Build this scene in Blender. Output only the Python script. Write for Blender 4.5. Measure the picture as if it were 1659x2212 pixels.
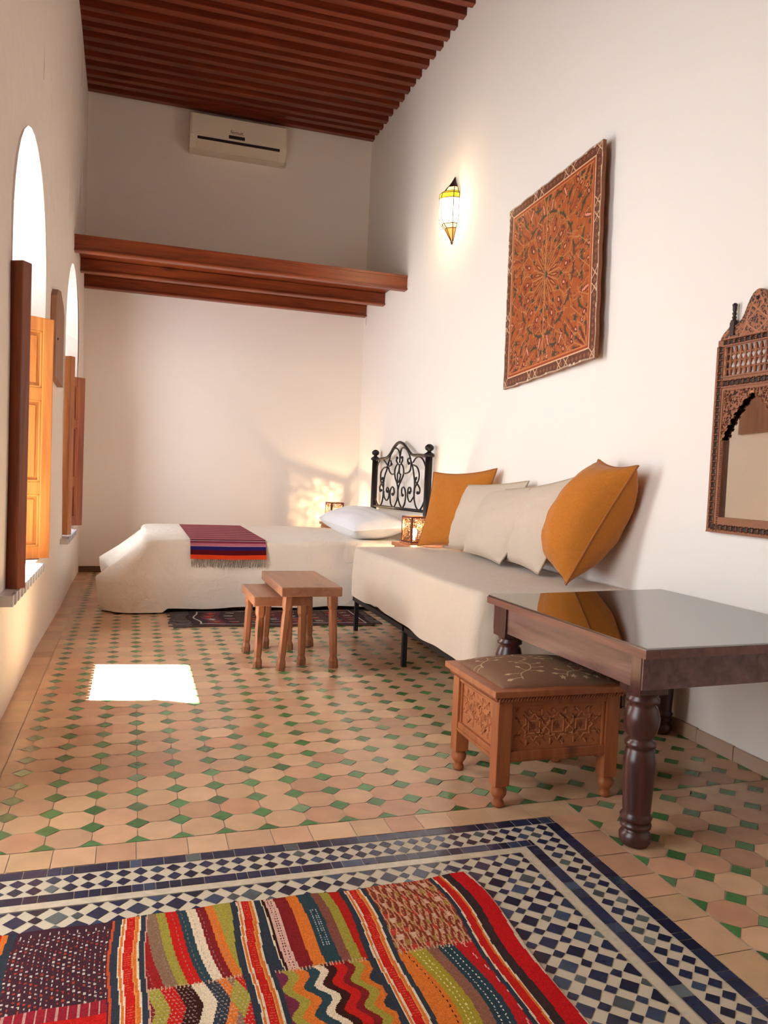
import bpy, bmesh, math, random
import numpy as np
from mathutils import Vector, Matrix
from math import sin, cos, pi, radians, sqrt, hypot, atan2, exp
random.seed(7); RNG = np.random.default_rng(7)
for o in list(bpy.data.objects): bpy.data.objects.remove(o)
SC = bpy.context.scene; COL = SC.collection

# ------------------------------------------------------------------ camera
F_PX = 1688.16; YAW, PITCH, ROLL = map(radians, (17.808, -2.7157, 2.4584)); EYE = Vector((0, 0, 1.1))
fw = Vector((sin(YAW)*cos(PITCH), cos(YAW)*cos(PITCH), sin(PITCH)))
r0 = Vector((cos(YAW), -sin(YAW), 0)); u0 = r0.cross(fw)
rt = r0*cos(ROLL) + u0*sin(ROLL); up = -r0*sin(ROLL) + u0*cos(ROLL)
cam = bpy.data.cameras.new('camera'); cam.sensor_fit = 'HORIZONTAL'; cam.sensor_width = 36
cam.lens = F_PX/1659*36; cam.clip_start = .02
co = bpy.data.objects.new('camera', cam); COL.objects.link(co)
M = Matrix((rt, up, -fw)).transposed().to_4x4(); M.translation = EYE; co.matrix_world = M
SC.camera = co
# ------------------------------------------------------------------ light
XL, XR, YB, YF, H = -.512, 2.357, 8.336, -2.6, 4.677
XO = -.95                                    # outer face of the left wall
w = bpy.data.worlds.new('world'); SC.world = w; w.use_nodes = True
bg = w.node_tree.nodes['Background']; bg.inputs[0].default_value = (.86, .93, 1, 1); bg.inputs[1].default_value = 1.0
def area(name, loc, sx, sz, power, col, direction=(1, 0, 0), spread=180):
    l = bpy.data.lights.new(name, 'AREA'); l.shape = 'RECTANGLE'; l.size = sx; l.size_y = sz; l.energy = power; l.color = col
    l.spread = radians(spread)
    o = bpy.data.objects.new(name, l); COL.objects.link(o); o.location = loc
    o.rotation_euler = Vector(direction).to_track_quat('-Z', 'Y').to_euler(); return o
DAY = (.85, .94, 1)
area('daylight_window_middle', (XO-.06, 4.17, 1.6), .95, 2.0, 62, DAY)
area('daylight_window_far', (XO-.06, 6.8, 1.6), .8, 1.9, 34, (.92, .96, 1), spread=160)
area('added_fill_near', (XO-.06, 1.75, 1.5), 1.1, 2.3, 36, (.95, .97, 1))  # fill light at an unseen left opening, added to brighten the foreground
sl = bpy.data.lights.new('sun', 'SUN'); sl.energy = 112; sl.angle = radians(.6); sl.color = (1, .98, .95)
so = bpy.data.objects.new('sun', sl); COL.objects.link(so)
SUN_T = 1.92
so.rotation_euler = Vector((1, -.155, -SUN_T)).to_track_quat('-Z', 'Y').to_euler(); so.location = (-3, 4, 6)
vs = SC.view_settings; SC.display_settings.display_device = 'sRGB'
vs.view_transform = 'Standard'; vs.look = 'None'; vs.gamma = 1; vs.use_curve_mapping = False; vs.exposure = 0.34
try:
    SC.cycles.max_bounces = 16; SC.cycles.diffuse_bounces = 12; SC.cycles.glossy_bounces = 4; SC.cycles.use_denoising = True
    SC.cycles.sample_clamp_indirect = 6; SC.cycles.caustics_reflective = False; SC.cycles.caustics_refractive = False
except Exception: pass

# ------------------------------------------------------------------ materials
def lin(r, g, b):
    f = lambda c: ((c/255)/12.92 if c/255 <= .04045 else (((c/255)+.055)/1.055)**2.4)
    return (f(r), f(g), f(b), 1)
def nm(name, rough=.6, metal=0., spec=.5):
    m = bpy.data.materials.new(name); m.use_nodes = True; nt = m.node_tree; b = nt.nodes['Principled BSDF']
    b.inputs['Roughness'].default_value = rough; b.inputs['Metallic'].default_value = metal
    b.inputs['Specular IOR Level'].default_value = spec
    return m, nt, b
def N(nt, t, **k):
    n = nt.nodes.new(t)
    for a, v in k.items():
        if a in n.inputs: n.inputs[a].default_value = v
        else: setattr(n, a, v)
    return n
def coords(nt, scale=(1, 1, 1), kind='Object'):
    tc = N(nt, 'ShaderNodeTexCoord'); mp = N(nt, 'ShaderNodeMapping'); mp.inputs['Scale'].default_value = scale
    nt.links.new(tc.outputs[kind], mp.inputs[0]); return mp.outputs[0]
def mixc(nt, fac, a, b, mode='MIX'):
    n = N(nt, 'ShaderNodeMix', data_type='RGBA', blend_type=mode); L = nt.links.new
    for s, v in ((0, fac), (6, a), (7, b)):
        if isinstance(v, bpy.types.NodeSocket): L(v, n.inputs[s])
        else: n.inputs[s].default_value = v
    return n.outputs[2]
def bump(nt, b, h, s, d=.01):
    n = N(nt, 'ShaderNodeBump', Strength=s, Distance=d); nt.links.new(h, n.inputs['Height']); nt.links.new(n.outputs[0], b.inputs['Normal'])
def plain(name, c, rough=.6, metal=0., spec=.5):
    m, nt, b = nm(name, rough, metal, spec); b.inputs['Base Color'].default_value = c; return m
def plaster(name, c1, c2, s=.35):
    m, nt, b = nm(name, .85, 0, .2); v = coords(nt, (1, 1, 1))
    n = N(nt, 'ShaderNodeTexNoise', Scale=.9, Detail=4.); nt.links.new(v, n.inputs[0])
    nt.links.new(mixc(nt, n.outputs[0], c1, c2), b.inputs['Base Color'])
    n2 = N(nt, 'ShaderNodeTexNoise', Scale=7., Detail=6.); nt.links.new(v, n2.inputs[0]); bump(nt, b, n2.outputs[0], s, .012); return m
def wood(name, c1, c2, axis=0, rough=.4, g=1., knots=True, spec=.5):
    m, nt, b = nm(name, rough, 0, spec); sc = [14*g, 14*g, 14*g]; sc[axis] = 1.1*g
    v = coords(nt, tuple(sc)); n = N(nt, 'ShaderNodeTexNoise', Scale=1.6, Detail=5., Roughness=.6, Distortion=.8); nt.links.new(v, n.inputs[0])
    r = N(nt, 'ShaderNodeValToRGB'); r.color_ramp.elements[0].position = .32; r.color_ramp.elements[1].position = .7
    r.color_ramp.elements[0].color = c2; r.color_ramp.elements[1].color = c1; nt.links.new(n.outputs[0], r.inputs[0]); c = r.outputs[0]
    if knots:
        s2 = [5*g]*3; s2[axis] = 1.6*g; v2 = coords(nt, tuple(s2)); vo = N(nt, 'ShaderNodeTexVoronoi', Scale=1.); nt.links.new(v2, vo.inputs[0])
        rr = N(nt, 'ShaderNodeValToRGB'); rr.color_ramp.elements[0].position = .05; rr.color_ramp.elements[1].position = .16
        rr.color_ramp.elements[0].color = (.25, .2, .2, 1); rr.color_ramp.elements[1].color = (1, 1, 1, 1); nt.links.new(vo.outputs['Distance'], rr.inputs[0])
        c = mixc(nt, .8, c, rr.outputs[0], 'MULTIPLY')
    nt.links.new(c, b.inputs['Base Color']); bump(nt, b, n.outputs[0], .12, .003); return m
def fabric(name, c1, c2, sc=260., rough=.9, wr=.0, bs=.3):
    m, nt, b = nm(name, rough, 0, .15); b.inputs['Sheen Weight'].default_value = .15
    v = coords(nt, (1, .35, 1)); n = N(nt, 'ShaderNodeTexNoise', Scale=sc, Detail=2.); nt.links.new(v, n.inputs[0])
    v2 = coords(nt, (.4, 1, 1.6)); n2 = N(nt, 'ShaderNodeTexNoise', Scale=18., Detail=5.); nt.links.new(v2, n2.inputs[0])
    c = mixc(nt, n.outputs[0], c1, c2); c = mixc(nt, .25, c, mixc(nt, n2.outputs[0], c2, c1)); nt.links.new(c, b.inputs['Base Color'])
    if wr:
        n3 = N(nt, 'ShaderNodeTexNoise', Scale=9., Detail=4., Distortion=1.); nt.links.new(coords(nt), n3.inputs[0])
        a = N(nt, 'ShaderNodeMath', operation='MULTIPLY_ADD'); nt.links.new(n3.outputs[0], a.inputs[0]); a.inputs[1].default_value = wr; nt.links.new(n.outputs[0], a.inputs[2]); bump(nt, b, a.outputs[0], bs, .006)
    else: bump(nt, b, n.outputs[0], bs, .002)
    return m
def attr_mat(name, rough=.5, spec=.5, ns=60., nb=.15, var=.25, sheen=0.):
    m, nt, b = nm(name, rough, 0, spec); a = N(nt, 'ShaderNodeAttribute', attribute_name='Col')
    n = N(nt, 'ShaderNodeTexNoise', Scale=ns, Detail=4.); nt.links.new(coords(nt), n.inputs[0])
    r = N(nt, 'ShaderNodeMapRange'); r.inputs[3].default_value = 1-var; r.inputs[4].default_value = 1+var; nt.links.new(n.outputs[0], r.inputs[0])
    nt.links.new(mixc(nt, 1., a.outputs[0], r.outputs[0], 'MULTIPLY'), b.inputs['Base Color'])
    if sheen: b.inputs['Sheen Weight'].default_value = sheen
    bump(nt, b, n.outputs[0], nb, .003); return m
def emis(name, c, s, base=None):
    m, nt, b = nm(name, .4); b.inputs['Base Color'].default_value = base or c; b.inputs['Emission Color'].default_value = c; b.inputs['Emission Strength'].default_value = s; return m
MT = {}
MT['wall'] = plaster('plaster_white', (.90, .848, .785, 1), (.875, .815, .745, 1))
MT['wallL'] = plaster('plaster_white_uneven', (.90, .848, .785, 1), (.875, .815, .745, 1), .8)
MT['ceil'] = wood('ceiling_wood', (.16, .026, .007, 1), (.07, .010, .003, 1), 0, .45)
MT['joist'] = wood('joist_wood', (.20, .032, .008, 1), (.09, .013, .004, 1), 0, .42)
MT['loft'] = wood('loft_wood', (.28, .058, .012, 1), (.13, .021, .005, 1), 0, .4)
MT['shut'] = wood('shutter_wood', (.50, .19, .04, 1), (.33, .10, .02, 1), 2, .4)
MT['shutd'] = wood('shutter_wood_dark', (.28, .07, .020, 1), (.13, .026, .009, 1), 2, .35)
MT['stool'] = wood('stool_wood', (.38, .17, .09, 1), (.24, .095, .048, 1), 2, .45)
MT['stooltop'] = wood('stool_top_wood', (.36, .175, .10, 1), (.25, .11, .062, 1), 1, .4)
MT['night'] = wood('nightstand_wood', (.50, .20, .09, 1), (.36, .12, .05, 1), 0, .5)
MT['chest'] = wood('chest_wood', (.38, .125, .04, 1), (.24, .062, .02, 1), 2, .4)
MT['table'] = wood('table_wood', (.20, .10, .085, 1), (.08, .032, .027, 1), 1, .33)
MT['tableleg'] = wood('table_leg_wood', (.085, .028, .022, 1), (.030, .010, .009, 1), 2, .28, knots=False)
MT['tabletop'] = wood('table_top_wood', (.20, .075, .05, 1), (.10, .035, .025, 1), 1, .35)
MT['mirrorwood'] = wood('mirror_wood', (.36, .13, .05, 1), (.22, .07, .03, 1), 2, .5, knots=False)
MT['darkwood'] = plain('dark_wood', (.04, .018, .012, 1), .5)
MT['black'] = plain('black_iron', (.012, .012, .014, 1), .45, .3)
MT['iron'] = plain('wrought_iron', (.018, .014, .013, 1), .42, .5)
MT['brass'] = plain('aged_brass', (.10, .045, .02, 1), .4, .8)
MT['plastic'] = plain('cream_plastic', (.74, .68, .56, 1), .4)
MT['plastic2'] = plain('cream_plastic_shaded', (.66, .58, .45, 1), .45)
MT['slot'] = plain('black_plastic', (.015, .008, .012, 1), .5)
MT['linen'] = fabric('linen_cream', (.64, .54, .43, 1), (.54, .44, .34, 1), 300., wr=2.)
MT['bedspread'] = fabric('bedspread_cream', (.79, .725, .64, 1), (.73, .66, .57, 1), 120., wr=5., bs=.5)
MT['sheet'] = fabric('white_sheet', (.82, .83, .86, 1), (.78, .79, .82, 1), 300., wr=3.)
MT['sofa'] = fabric('sofa_cover_linen', (.62, .53, .43, 1), (.53, .44, .35, 1), 240., wr=3.)
MT['mustard'] = fabric('mustard_chenille', (.55, .20, .026, 1), (.39, .12, .014, 1), 150., wr=2., bs=.4)
MT['mustpipe'] = fabric('mustard_piping', (.40, .14, .03, 1), (.28, .09, .02, 1), 200.)
MT['linpipe'] = fabric('linen_piping', (.46, .36, .26, 1), (.38, .29, .20, 1), 200.)
MT['fringe'] = fabric('fringe_yarn', (.42, .34, .27, 1), (.12, .08, .07, 1), 60.)
MT['darkfringe'] = fabric('dark_fringe_yarn', (.10, .06, .05, 1), (.03, .02, .02, 1), 60.)
MT['terra'] = attr_mat('terracotta_tile', .29, .45, 14., .25, .22)
MT['glaze'] = attr_mat('glazed_tile', .2, .6, 40., .2, .3)
MT['grout'] = plain('grout', (.62, .50, .36, 1), .9)
MT['whitegrout'] = plain('mosaic_grout', (.50, .42, .30, 1), .8)
MT['kilim'] = attr_mat('kilim_wool', 1., .03, 420., .6, .35, 0.)
MT['painted'] = attr_mat('painted_wood', .55, .3, 90., .3, .25)
MT['carved'] = attr_mat('carved_wood', .5, .4, 120., .25, .3)
MT['base'] = plaster('baseboard_tile', (.52, .38, .28, 1), (.40, .28, .20, 1), .3)
MT['sill'] = attr_mat('sill_tile', .3, .5, 30., .2, .2)
MT['mirror'] = plain('mirror_glass', (.92, .92, .90, 1), .02, 1.)
gm, nt, b = nm('clear_glass_sheet', .03, 0, .6)
b.inputs['Base Color'].default_value = (.9, .98, .95, 1); b.inputs['Transmission Weight'].default_value = 0
tr = N(nt, 'ShaderNodeBsdfTransparent'); tr.inputs[0].default_value = (.93, .96, .94, 1)
gl = N(nt, 'ShaderNodeBsdfGlossy', Roughness=.02); fr = N(nt, 'ShaderNodeFresnel', IOR=2.7); mx = N(nt, 'ShaderNodeMixShader')
pw = N(nt, 'ShaderNodeMath', operation='POWER'); pw.inputs[1].default_value = .55; nt.links.new(fr.outputs[0], pw.inputs[0]); nt.links.new(pw.outputs[0], mx.inputs[0]); nt.links.new(tr.outputs[0], mx.inputs[1]); nt.links.new(gl.outputs[0], mx.inputs[2]); nt.links.new(mx.outputs[0], nt.nodes['Material Output'].inputs[0])
MT['glass'] = gm

# ------------------------------------------------------------------ helpers
WL = {}
def wloc(o): return WL.get(o.name, Vector((0, 0, 0)))
def thing(name, label, cat, loc, group=None):
    o = bpy.data.objects.new(name, None); COL.objects.link(o); o.location = loc; WL[o.name] = Vector(loc)
    o.empty_display_size = .1; return tag(o, label, cat, group)
def tag(o, label=None, cat=None, group=None, kind=None):
    if label: o['label'] = label
    if cat: o['category'] = cat
    if group: o['group'] = group
    if kind: o['kind'] = kind
    return o
class MB:
    """collects shapes in world coordinates and links them as ONE mesh"""
    def __init__(s): s.v = []; s.f = []; s.mi = []; s.sm = []
    def add(s, vs, fs, mi=0, smooth=False):
        n = len(s.v); s.v += [tuple(p) for p in vs]; s.f += [tuple(i+n for i in f) for f in fs]; s.mi += [mi]*len(fs); s.sm += [smooth]*len(fs); return s
    def box(s, a, b, mi=0, bev=0., T=None):
        x0, y0, z0 = [min(a[i], b[i]) for i in range(3)]; x1, y1, z1 = [max(a[i], b[i]) for i in range(3)]
        if bev <= 0:
            vs = [(x, y, z) for z in (z0, z1) for y in (y0, y1) for x in (x0, x1)]
            fs = [(0, 2, 3, 1), (4, 5, 7, 6), (0, 1, 5, 4), (2, 6, 7, 3), (0, 4, 6, 2), (1, 3, 7, 5)]
            sm = False
        else:
            bm = bmesh.new(); bmesh.ops.create_cube(bm, size=1)
            for v in bm.verts: v.co = Vector(((x0+x1)/2+v.co.x*(x1-x0), (y0+y1)/2+v.co.y*(y1-y0), (z0+z1)/2+v.co.z*(z1-z0)))
            bmesh.ops.bevel(bm, geom=list(bm.edges), offset=min(bev, .49*min(x1-x0, y1-y0, z1-z0)), segments=2, affect='EDGES', profile=.6)
            bm.verts.index_update(); vs = [tuple(v.co) for v in bm.verts]; fs = [tuple(v.index for v in f.verts) for f in bm.faces]; bm.free(); sm = False
        if T: vs = [T(p) for p in vs]
        return s.add(vs, fs, mi, sm)
    def prism(s, pts, axis, a, b, mi=0, T=None):
        """2-D outline pts extruded along axis from a to b"""
        n = len(pts)
        def P(p, t): return {0: (t, p[0], p[1]), 1: (p[0], t, p[1]), 2: (p[0], p[1], t)}[axis]
        vs = [P(p, a) for p in pts]+[P(p, b) for p in pts]
        if T: vs = [T(p) for p in vs]
        fs = [tuple(range(n))[::-1], tuple(range(n, 2*n))]+[(i, (i+1) % n, n+(i+1) % n, n+i) for i in range(n)]
        return s.add(vs, fs, mi)
    def lathe(s, c, prof, n=20, mi=0, axis=2):
        vs = []; fs = []
        for r, h in prof:
            for k in range(n):
                a = 2*pi*k/n; d = (r*cos(a), r*sin(a))
                vs.append((c[0]+d[0], c[1]+d[1], c[2]+h) if axis == 2 else ((c[0]+h, c[1]+d[0], c[2]+d[1]) if axis == 0 else (c[0]+d[0], c[1]+h, c[2]+d[1])))
        m = len(prof)
        for i in range(m-1):
            for k in range(n): fs.append((i*n+k, i*n+(k+1) % n, (i+1)*n+(k+1) % n, (i+1)*n+k))
        fs += [tuple(range(n))[::-1], tuple(range((m-1)*n, m*n))]
        return s.add(vs, fs, mi, True)
    def tube(s, path, r, n=8, mi=0, closed=False):
        P = [Vector(p) for p in path]; m = len(P); vs = []; fs = []; rr = r if hasattr(r, '__len__') else [r]*m
        nrm = None
        for i in range(m):
            t = (P[(i+1) % m]-P[i-1]) if closed else (P[min(i+1, m-1)]-P[max(i-1, 0)])
            if t.length < 1e-9: t = Vector((0, 0, 1))
            t.normalize()
            if nrm is None: nrm = t.orthogonal().normalized()
            nrm = (nrm-t*nrm.dot(t)); nrm = nrm.normalized() if nrm.length > 1e-6 else t.orthogonal().normalized()
            bn = t.cross(nrm)
            for k in range(n): a = 2*pi*k/n; vs.append(P[i]+(nrm*cos(a)+bn*sin(a))*rr[i])
        for i in range(m if closed else m-1):
            j = (i+1) % m
            for k in range(n): fs.append((i*n+k, i*n+(k+1) % n, j*n+(k+1) % n, j*n+k))
        if not closed: fs += [tuple(range(n))[::-1], tuple(range((m-1)*n, m*n))]
        return s.add(vs, fs, mi, True)
    def build(s, name, mats, parent=None, colors=None, label=None):
        me = bpy.data.meshes.new(name); off = wloc(parent) if parent else Vector((0, 0, 0))
        me.from_pydata([(p[0]-off.x, p[1]-off.y, p[2]-off.z) for p in s.v], [], s.f)
        for m in (mats if isinstance(mats, (list, tuple)) else [mats]): me.materials.append(m)
        me.polygons.foreach_set('material_index', s.mi); me.polygons.foreach_set('use_smooth', s.sm)
        if colors is not None: facecol(me, colors)
        if name == 'glass_top':
            bm = bmesh.new(); bm.from_mesh(me); bmesh.ops.recalc_face_normals(bm, faces=bm.faces); bm.to_mesh(me); bm.free()
        me.update(); o = bpy.data.objects.new(name, me); COL.objects.link(o)
        if parent: o.parent = parent
        WL[o.name] = off
        if label: o['label'] = label
        return o
def facecol(me, cols):
    cols = np.asarray(cols, dtype=np.float32).reshape(-1, 3); at = me.color_attributes.new('Col', 'FLOAT_COLOR', 'CORNER')
    tot = np.empty(len(me.polygons), np.int32); me.polygons.foreach_get('loop_total', tot)
    c = np.repeat(cols, tot, axis=0); c = np.concatenate([c, np.ones((len(c), 1), np.float32)], 1); at.data.foreach_set('color', c.ravel())
def grid_obj(name, V, cols, mat, parent=None, closed_back=None, smooth=True, label=None, cap=True):
    """V: (n+1, m+1, 3) world coords; cols (n, m, 3) per face"""
    n, m = V.shape[0]-1, V.shape[1]-1; off = np.array(wloc(parent)) if parent else np.zeros(3)
    idx = np.arange((n+1)*(m+1)).reshape(n+1, m+1)
    q = np.stack([idx[:-1, :-1], idx[:-1, 1:], idx[1:, 1:], idx[1:, :-1]], -1).reshape(-1, 4)
    verts = (V-off).reshape(-1, 3); colr = np.asarray(cols).reshape(-1, 3)
    if closed_back is not None:      # give thickness: back copy + rim
        d = np.array(closed_back); ring = np.concatenate([idx[0, :], idx[1:, -1], idx[-1, -2::-1], idx[-2:0:-1, 0]])
        nb = len(verts); back = verts[ring]+d; verts = np.concatenate([verts, back]); k = len(ring); a = np.arange(k)
        rim = np.stack([ring[a], nb+a, nb+(a+1) % k, ring[(a+1) % k]], -1)
    me = bpy.data.meshes.new(name)
    faces = [tuple(x) for x in q.tolist()]
    if closed_back is not None: faces += [tuple(x) for x in rim.tolist()]+([tuple((nb+a)[::-1].tolist())] if cap else []); colr = np.concatenate([colr, np.tile(colr.mean(0)*.8, (k+(1 if cap else 0), 1))])
    me.from_pydata(verts.tolist(), [], faces); me.materials.append(mat); facecol(me, colr)
    me.polygons.foreach_set('use_smooth', [smooth]*len(faces)); me.update()
    o = bpy.data.objects.new(name, me); COL.objects.link(o)
    if parent: o.parent = parent
    WL[o.name] = Vector(off)
    if label: o['label'] = label
    return o
def smooth_path(pts, n=8, closed=False):
    P = [Vector(p) for p in pts]; m = len(P); out = []
    rng = range(m) if closed else range(m-1)
    for i in rng:
        p0 = P[(i-1) % m] if closed or i > 0 else P[0]*2-P[1]; p1 = P[i]; p2 = P[(i+1) % m]; p3 = P[(i+2) % m] if closed or i+2 < m else P[-1]*2-P[-2]
        for k in range(n):
            t = k/n; out.append(.5*((2*p1)+(p2-p0)*t+(2*p0-5*p1+4*p2-p3)*t*t+(-p0+3*p1-3*p2+p3)*t**3))
    if not closed: out.append(P[-1])
    return out
def copy_thing(root, delta, label, parent=None):
    def cp(o, par):
        c = o.copy(); COL.objects.link(c); c.parent = par
        for ch in [k for k in bpy.data.objects if k.parent == o]: cp(ch, c)
        return c
    r = cp(root, None); r.location = root.location+Vector(delta); r['label'] = label; return r
class Ras:
    """colour raster used as per-face colour of a fine mesh; coords in metres"""
    def __init__(s, w, h, res, base):
        s.nx = int(round(w/res)); s.ny = int(round(h/res)); s.w = w; s.h = h
        s.c = np.tile(np.array(base, float), (s.ny, s.nx, 1)); s.z = np.zeros((s.ny, s.nx))
        s.X, s.Y = np.meshgrid((np.arange(s.nx)+.5)/s.nx*w, (np.arange(s.ny)+.5)/s.ny*h)
    def put(s, m, col, z=None):
        if col is not None: s.c[m] = col
        if z is not None: s.z[m] = z
    def poly(s, pts, col, z=None):
        pts = np.array(pts); ix0 = max(0, int(pts[:, 0].min()/s.w*s.nx)-1); ix1 = min(s.nx, int(pts[:, 0].max()/s.w*s.nx)+2)
        iy0 = max(0, int(pts[:, 1].min()/s.h*s.ny)-1); iy1 = min(s.ny, int(pts[:, 1].max()/s.h*s.ny)+2)
        if ix1 <= ix0 or iy1 <= iy0: return
        X = s.X[iy0:iy1, ix0:ix1]; Y = s.Y[iy0:iy1, ix0:ix1]; ins = np.zeros(X.shape, bool); n = len(pts)
        for i in range(n):
            x0, y0 = pts[i]; x1, y1 = pts[(i+1) % n]
            if y0 == y1: continue
            c = ((y0 > Y) != (y1 > Y)) & (X < (x1-x0)*(Y-y0)/(y1-y0)+x0); ins ^= c
        if col is not None: s.c[iy0:iy1, ix0:ix1][ins] = col
        if z is not None: s.z[iy0:iy1, ix0:ix1][ins] = z
    def line(s, a, b, wd, col, z=None):
        d = hypot(b[0]-a[0], b[1]-a[1]) or 1e-6; nx, ny = -(b[1]-a[1])/d*wd/2, (b[0]-a[0])/d*wd/2
        s.poly([(a[0]+nx, a[1]+ny), (b[0]+nx, b[1]+ny), (b[0]-nx, b[1]-ny), (a[0]-nx, a[1]-ny)], col, z)
    def pl(s, pts, wd, col, z=None, closed=False):
        for i in range(len(pts)-(0 if closed else 1)): s.line(pts[i], pts[(i+1) % len(pts)], wd, col, z)
def xf(pts, c, ang=0, sc=1., sy=None):
    sy = sc if sy is None else sy; return [(c[0]+p[0]*sc*cos(ang)-p[1]*sy*sin(ang), c[1]+p[0]*sc*sin(ang)+p[1]*sy*cos(ang)) for p in pts]
def clip(poly, x0, x1, y0, y1):
    for ax, v, sg in ((0, x0, 1), (0, x1, -1), (1, y0, 1), (1, y1, -1)):
        out = []; n = len(poly)
        for i in range(n):
            p, q = poly[i], poly[(i+1) % n]; dp = (p[ax]-v)*sg; dq = (q[ax]-v)*sg
            if dp >= 0: out.append(p)
            if dp*dq < 0: t = dp/(dp-dq); out.append((p[0]+(q[0]-p[0])*t, p[1]+(q[1]-p[1])*t))
        poly = out
        if len(poly) < 3: return []
    ar = abs(sum(poly[i][0]*poly[(i+1) % len(poly)][1]-poly[(i+1) % len(poly)][0]*poly[i][1] for i in range(len(poly))))/2
    return poly if ar > 1e-6 else []

# ------------------------------------------------------------------ room shell
def arch_in(yc, hw, zs, sp):
    """outline (y,z) from the near sill corner up, over the arch, down to the far sill corner"""
    p = [(yc-hw, zs), (yc-hw, (zs+sp)/2), (yc-hw, sp)]
    for k in range(1, 16): a = pi-k*pi/16; p.append((yc+hw*cos(a), sp+hw*sin(a)))
    return p+[(yc+hw, sp), (yc+hw, (zs+sp)/2), (yc+hw, zs)]
def flat_out(y0, y1, zs, zt):
    n = 15; c = (y0+y1)/2; hw = (y1-y0)/2; p = [(y0, zs), (y0, (zs+zt-.12)/2), (y0, zt-.12)]
    for k in range(1, n+1): a = pi-k*pi/16; p.append((c+hw*max(-1, min(1, 1.25*cos(a))), zt-.12+.12*min(1, 1.6*sin(a))))
    return p+[(y1, zt-.12), (y1, (zs+zt-.12)/2), (y1, zs)]
WINS = [dict(i=arch_in(1.75, .72, 0.02, 2.15), o=flat_out(1.15, 2.35, .02, 2.65)),  # first opening is unseen, added beside the camera to admit light
        dict(i=arch_in(4.31, .64, .53, 2.06), o=flat_out(3.64, 4.62, .55, 2.50)),
        dict(i=arch_in(6.96, .64, .50, 2.06), o=flat_out(6.40, 7.30, .52, 2.45))]
def holed_plate(mb, x, key):
    ws = sorted([w[key] for w in WINS], key=lambda o: o[0][0]); y = YF
    def wob(yy, z): return x+((.006*sin(yy*2.3+z)+.004*sin(z*3.1+yy)) if key == 'i' else 0)
    def quad(ya, yb, za, zb):
        nz = max(1, int((zb[0]-za[0])/.5)) if key == 'i' else 1
        for k in range(nz):
            f0, f1 = k/nz, (k+1)/nz
            a = (ya, za[0]+(zb[0]-za[0])*f0); b_ = (yb, za[1]+(zb[1]-za[1])*f0); c = (yb, za[1]+(zb[1]-za[1])*f1); d = (ya, za[0]+(zb[0]-za[0])*f1)
            mb.add([(wob(p[0], p[1]) if key == 'i' else x, p[0], p[1]) for p in (a, b_, c, d)], [(0, 1, 2, 3)], 0, False)
    for o in ws:
        quad(y, o[0][0], (0, 0), (H, H)); zs = o[0][1]
        quad(o[0][0], o[-1][0], (0, 0), (zs, zs))
        pts = [p for p in o[2:-2]]
        for a, c in zip(pts[:-1], pts[1:]):
            if c[0]-a[0] > 1e-6: quad(a[0], c[0], (a[1], c[1]), (H, H))
        y = o[-1][0]
    quad(y, YB, (0, 0), (H, H))
mb = MB(); holed_plate(mb, XL, 'i'); holed_plate(mb, XO, 'o')
for wn in WINS:
    a, c = wn['i'], wn['o']; n = len(a)
    for i in range(n):
        j = (i+1) % n; mb.add([(XL, *a[i]), (XL, *a[j]), (XO, *c[j]), (XO, *c[i])], [(0, 1, 2, 3)], 0, False)
tag(mb.build('wall_left', MT['wallL']), kind='structure')
tag(MB().box((XR, YF, -.1), (XR+.2, YB+.2, H+.3)).build('wall_right', MT['wall']), kind='structure')
tag(MB().box((XL-.5, YB, -.1), (XR, YB+.2, H+.3)).build('wall_back', MT['wall']), kind='structure')
mb = MB(); mb.box((XO, YF-.25, -.1), (.1, YF, H+.3)); mb.box((1.7, YF-.25, -.1), (XR, YF, H+.3)); mb.box((.1, YF-.25, 2.3), (1.7, YF, H+.3))
tag(mb.build('wall_front', MT['wall']), kind='structure')
mb = MB()
for xa, xb in ((.1, .895), (.905, 1.7)):
    mb.box((xa, YF-.10, 0), (xb, YF-.06, 2.3))
    for za, zb_ in ((.15, .75), (.9, 1.5), (1.65, 2.15)): mb.box((xa+.12, YF-.062, za), (xb-.12, YF-.045, zb_), 0, .008)
tag(mb.build('door_1', MT['shutd']), kind='structure')
# unseen slabs added outside to block sun at the far window and near opening
tag(MB().box((-2.6, 5.35, 2.62), (XO-.0, 8.6, 2.74)).build('sun_blocker_1', MT['wall']), kind='structure')
tag(MB().box((-2.6, .6, 2.72), (XO-.0, 3.1, 2.84)).build('sun_blocker_2', MT['wall']), kind='structure')
# window casings at the outer face; the first frames the added near opening
for i, (y0, y1, zs, zt) in enumerate([(1.15, 2.35, .02, 2.65), (3.64, 4.62, .55, 2.5), (6.4, 7.3, .52, 2.45)]):
    mb = MB(); e = .05
    mb.box((XO-.03, y0-.03, zs-.02), (XO+.03, y0+.012, zt)); mb.box((XO-.03, y1-.012, zs-.02), (XO+.03, y1+.03, zt)); mb.box((XO-.03, y0, zt-.03), (XO+.03, y1, zt+.04)); mb.box((XO-.03, y0, zs-.04), (XO+.03, y1, zs+.005))
    tag(mb.build('window_%d' % (i+1), MT['shutd']), kind='structure')
# ceiling boards and joists
tag(MB().box((XO, YF, H+.055), (XR, YB, H+.12)).build('ceiling', MT['ceil']), kind='structure')
ceil = bpy.data.objects['ceiling']; y = YB-.05; JO = []
k = 0
while y > YF:
    wj = .068+.008*sin(k*2.7); dz = .004*sin(k*1.9)
    JO.append(MB().box((XL-.05, y-wj, H+dz), (XR+.0, y, H+.06), 0, .004)); y -= .163+.012*sin(k*5.1); k += 1
for j in JO[:99]: j.build('ceiling_joist', MT['joist'], ceil)

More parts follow.
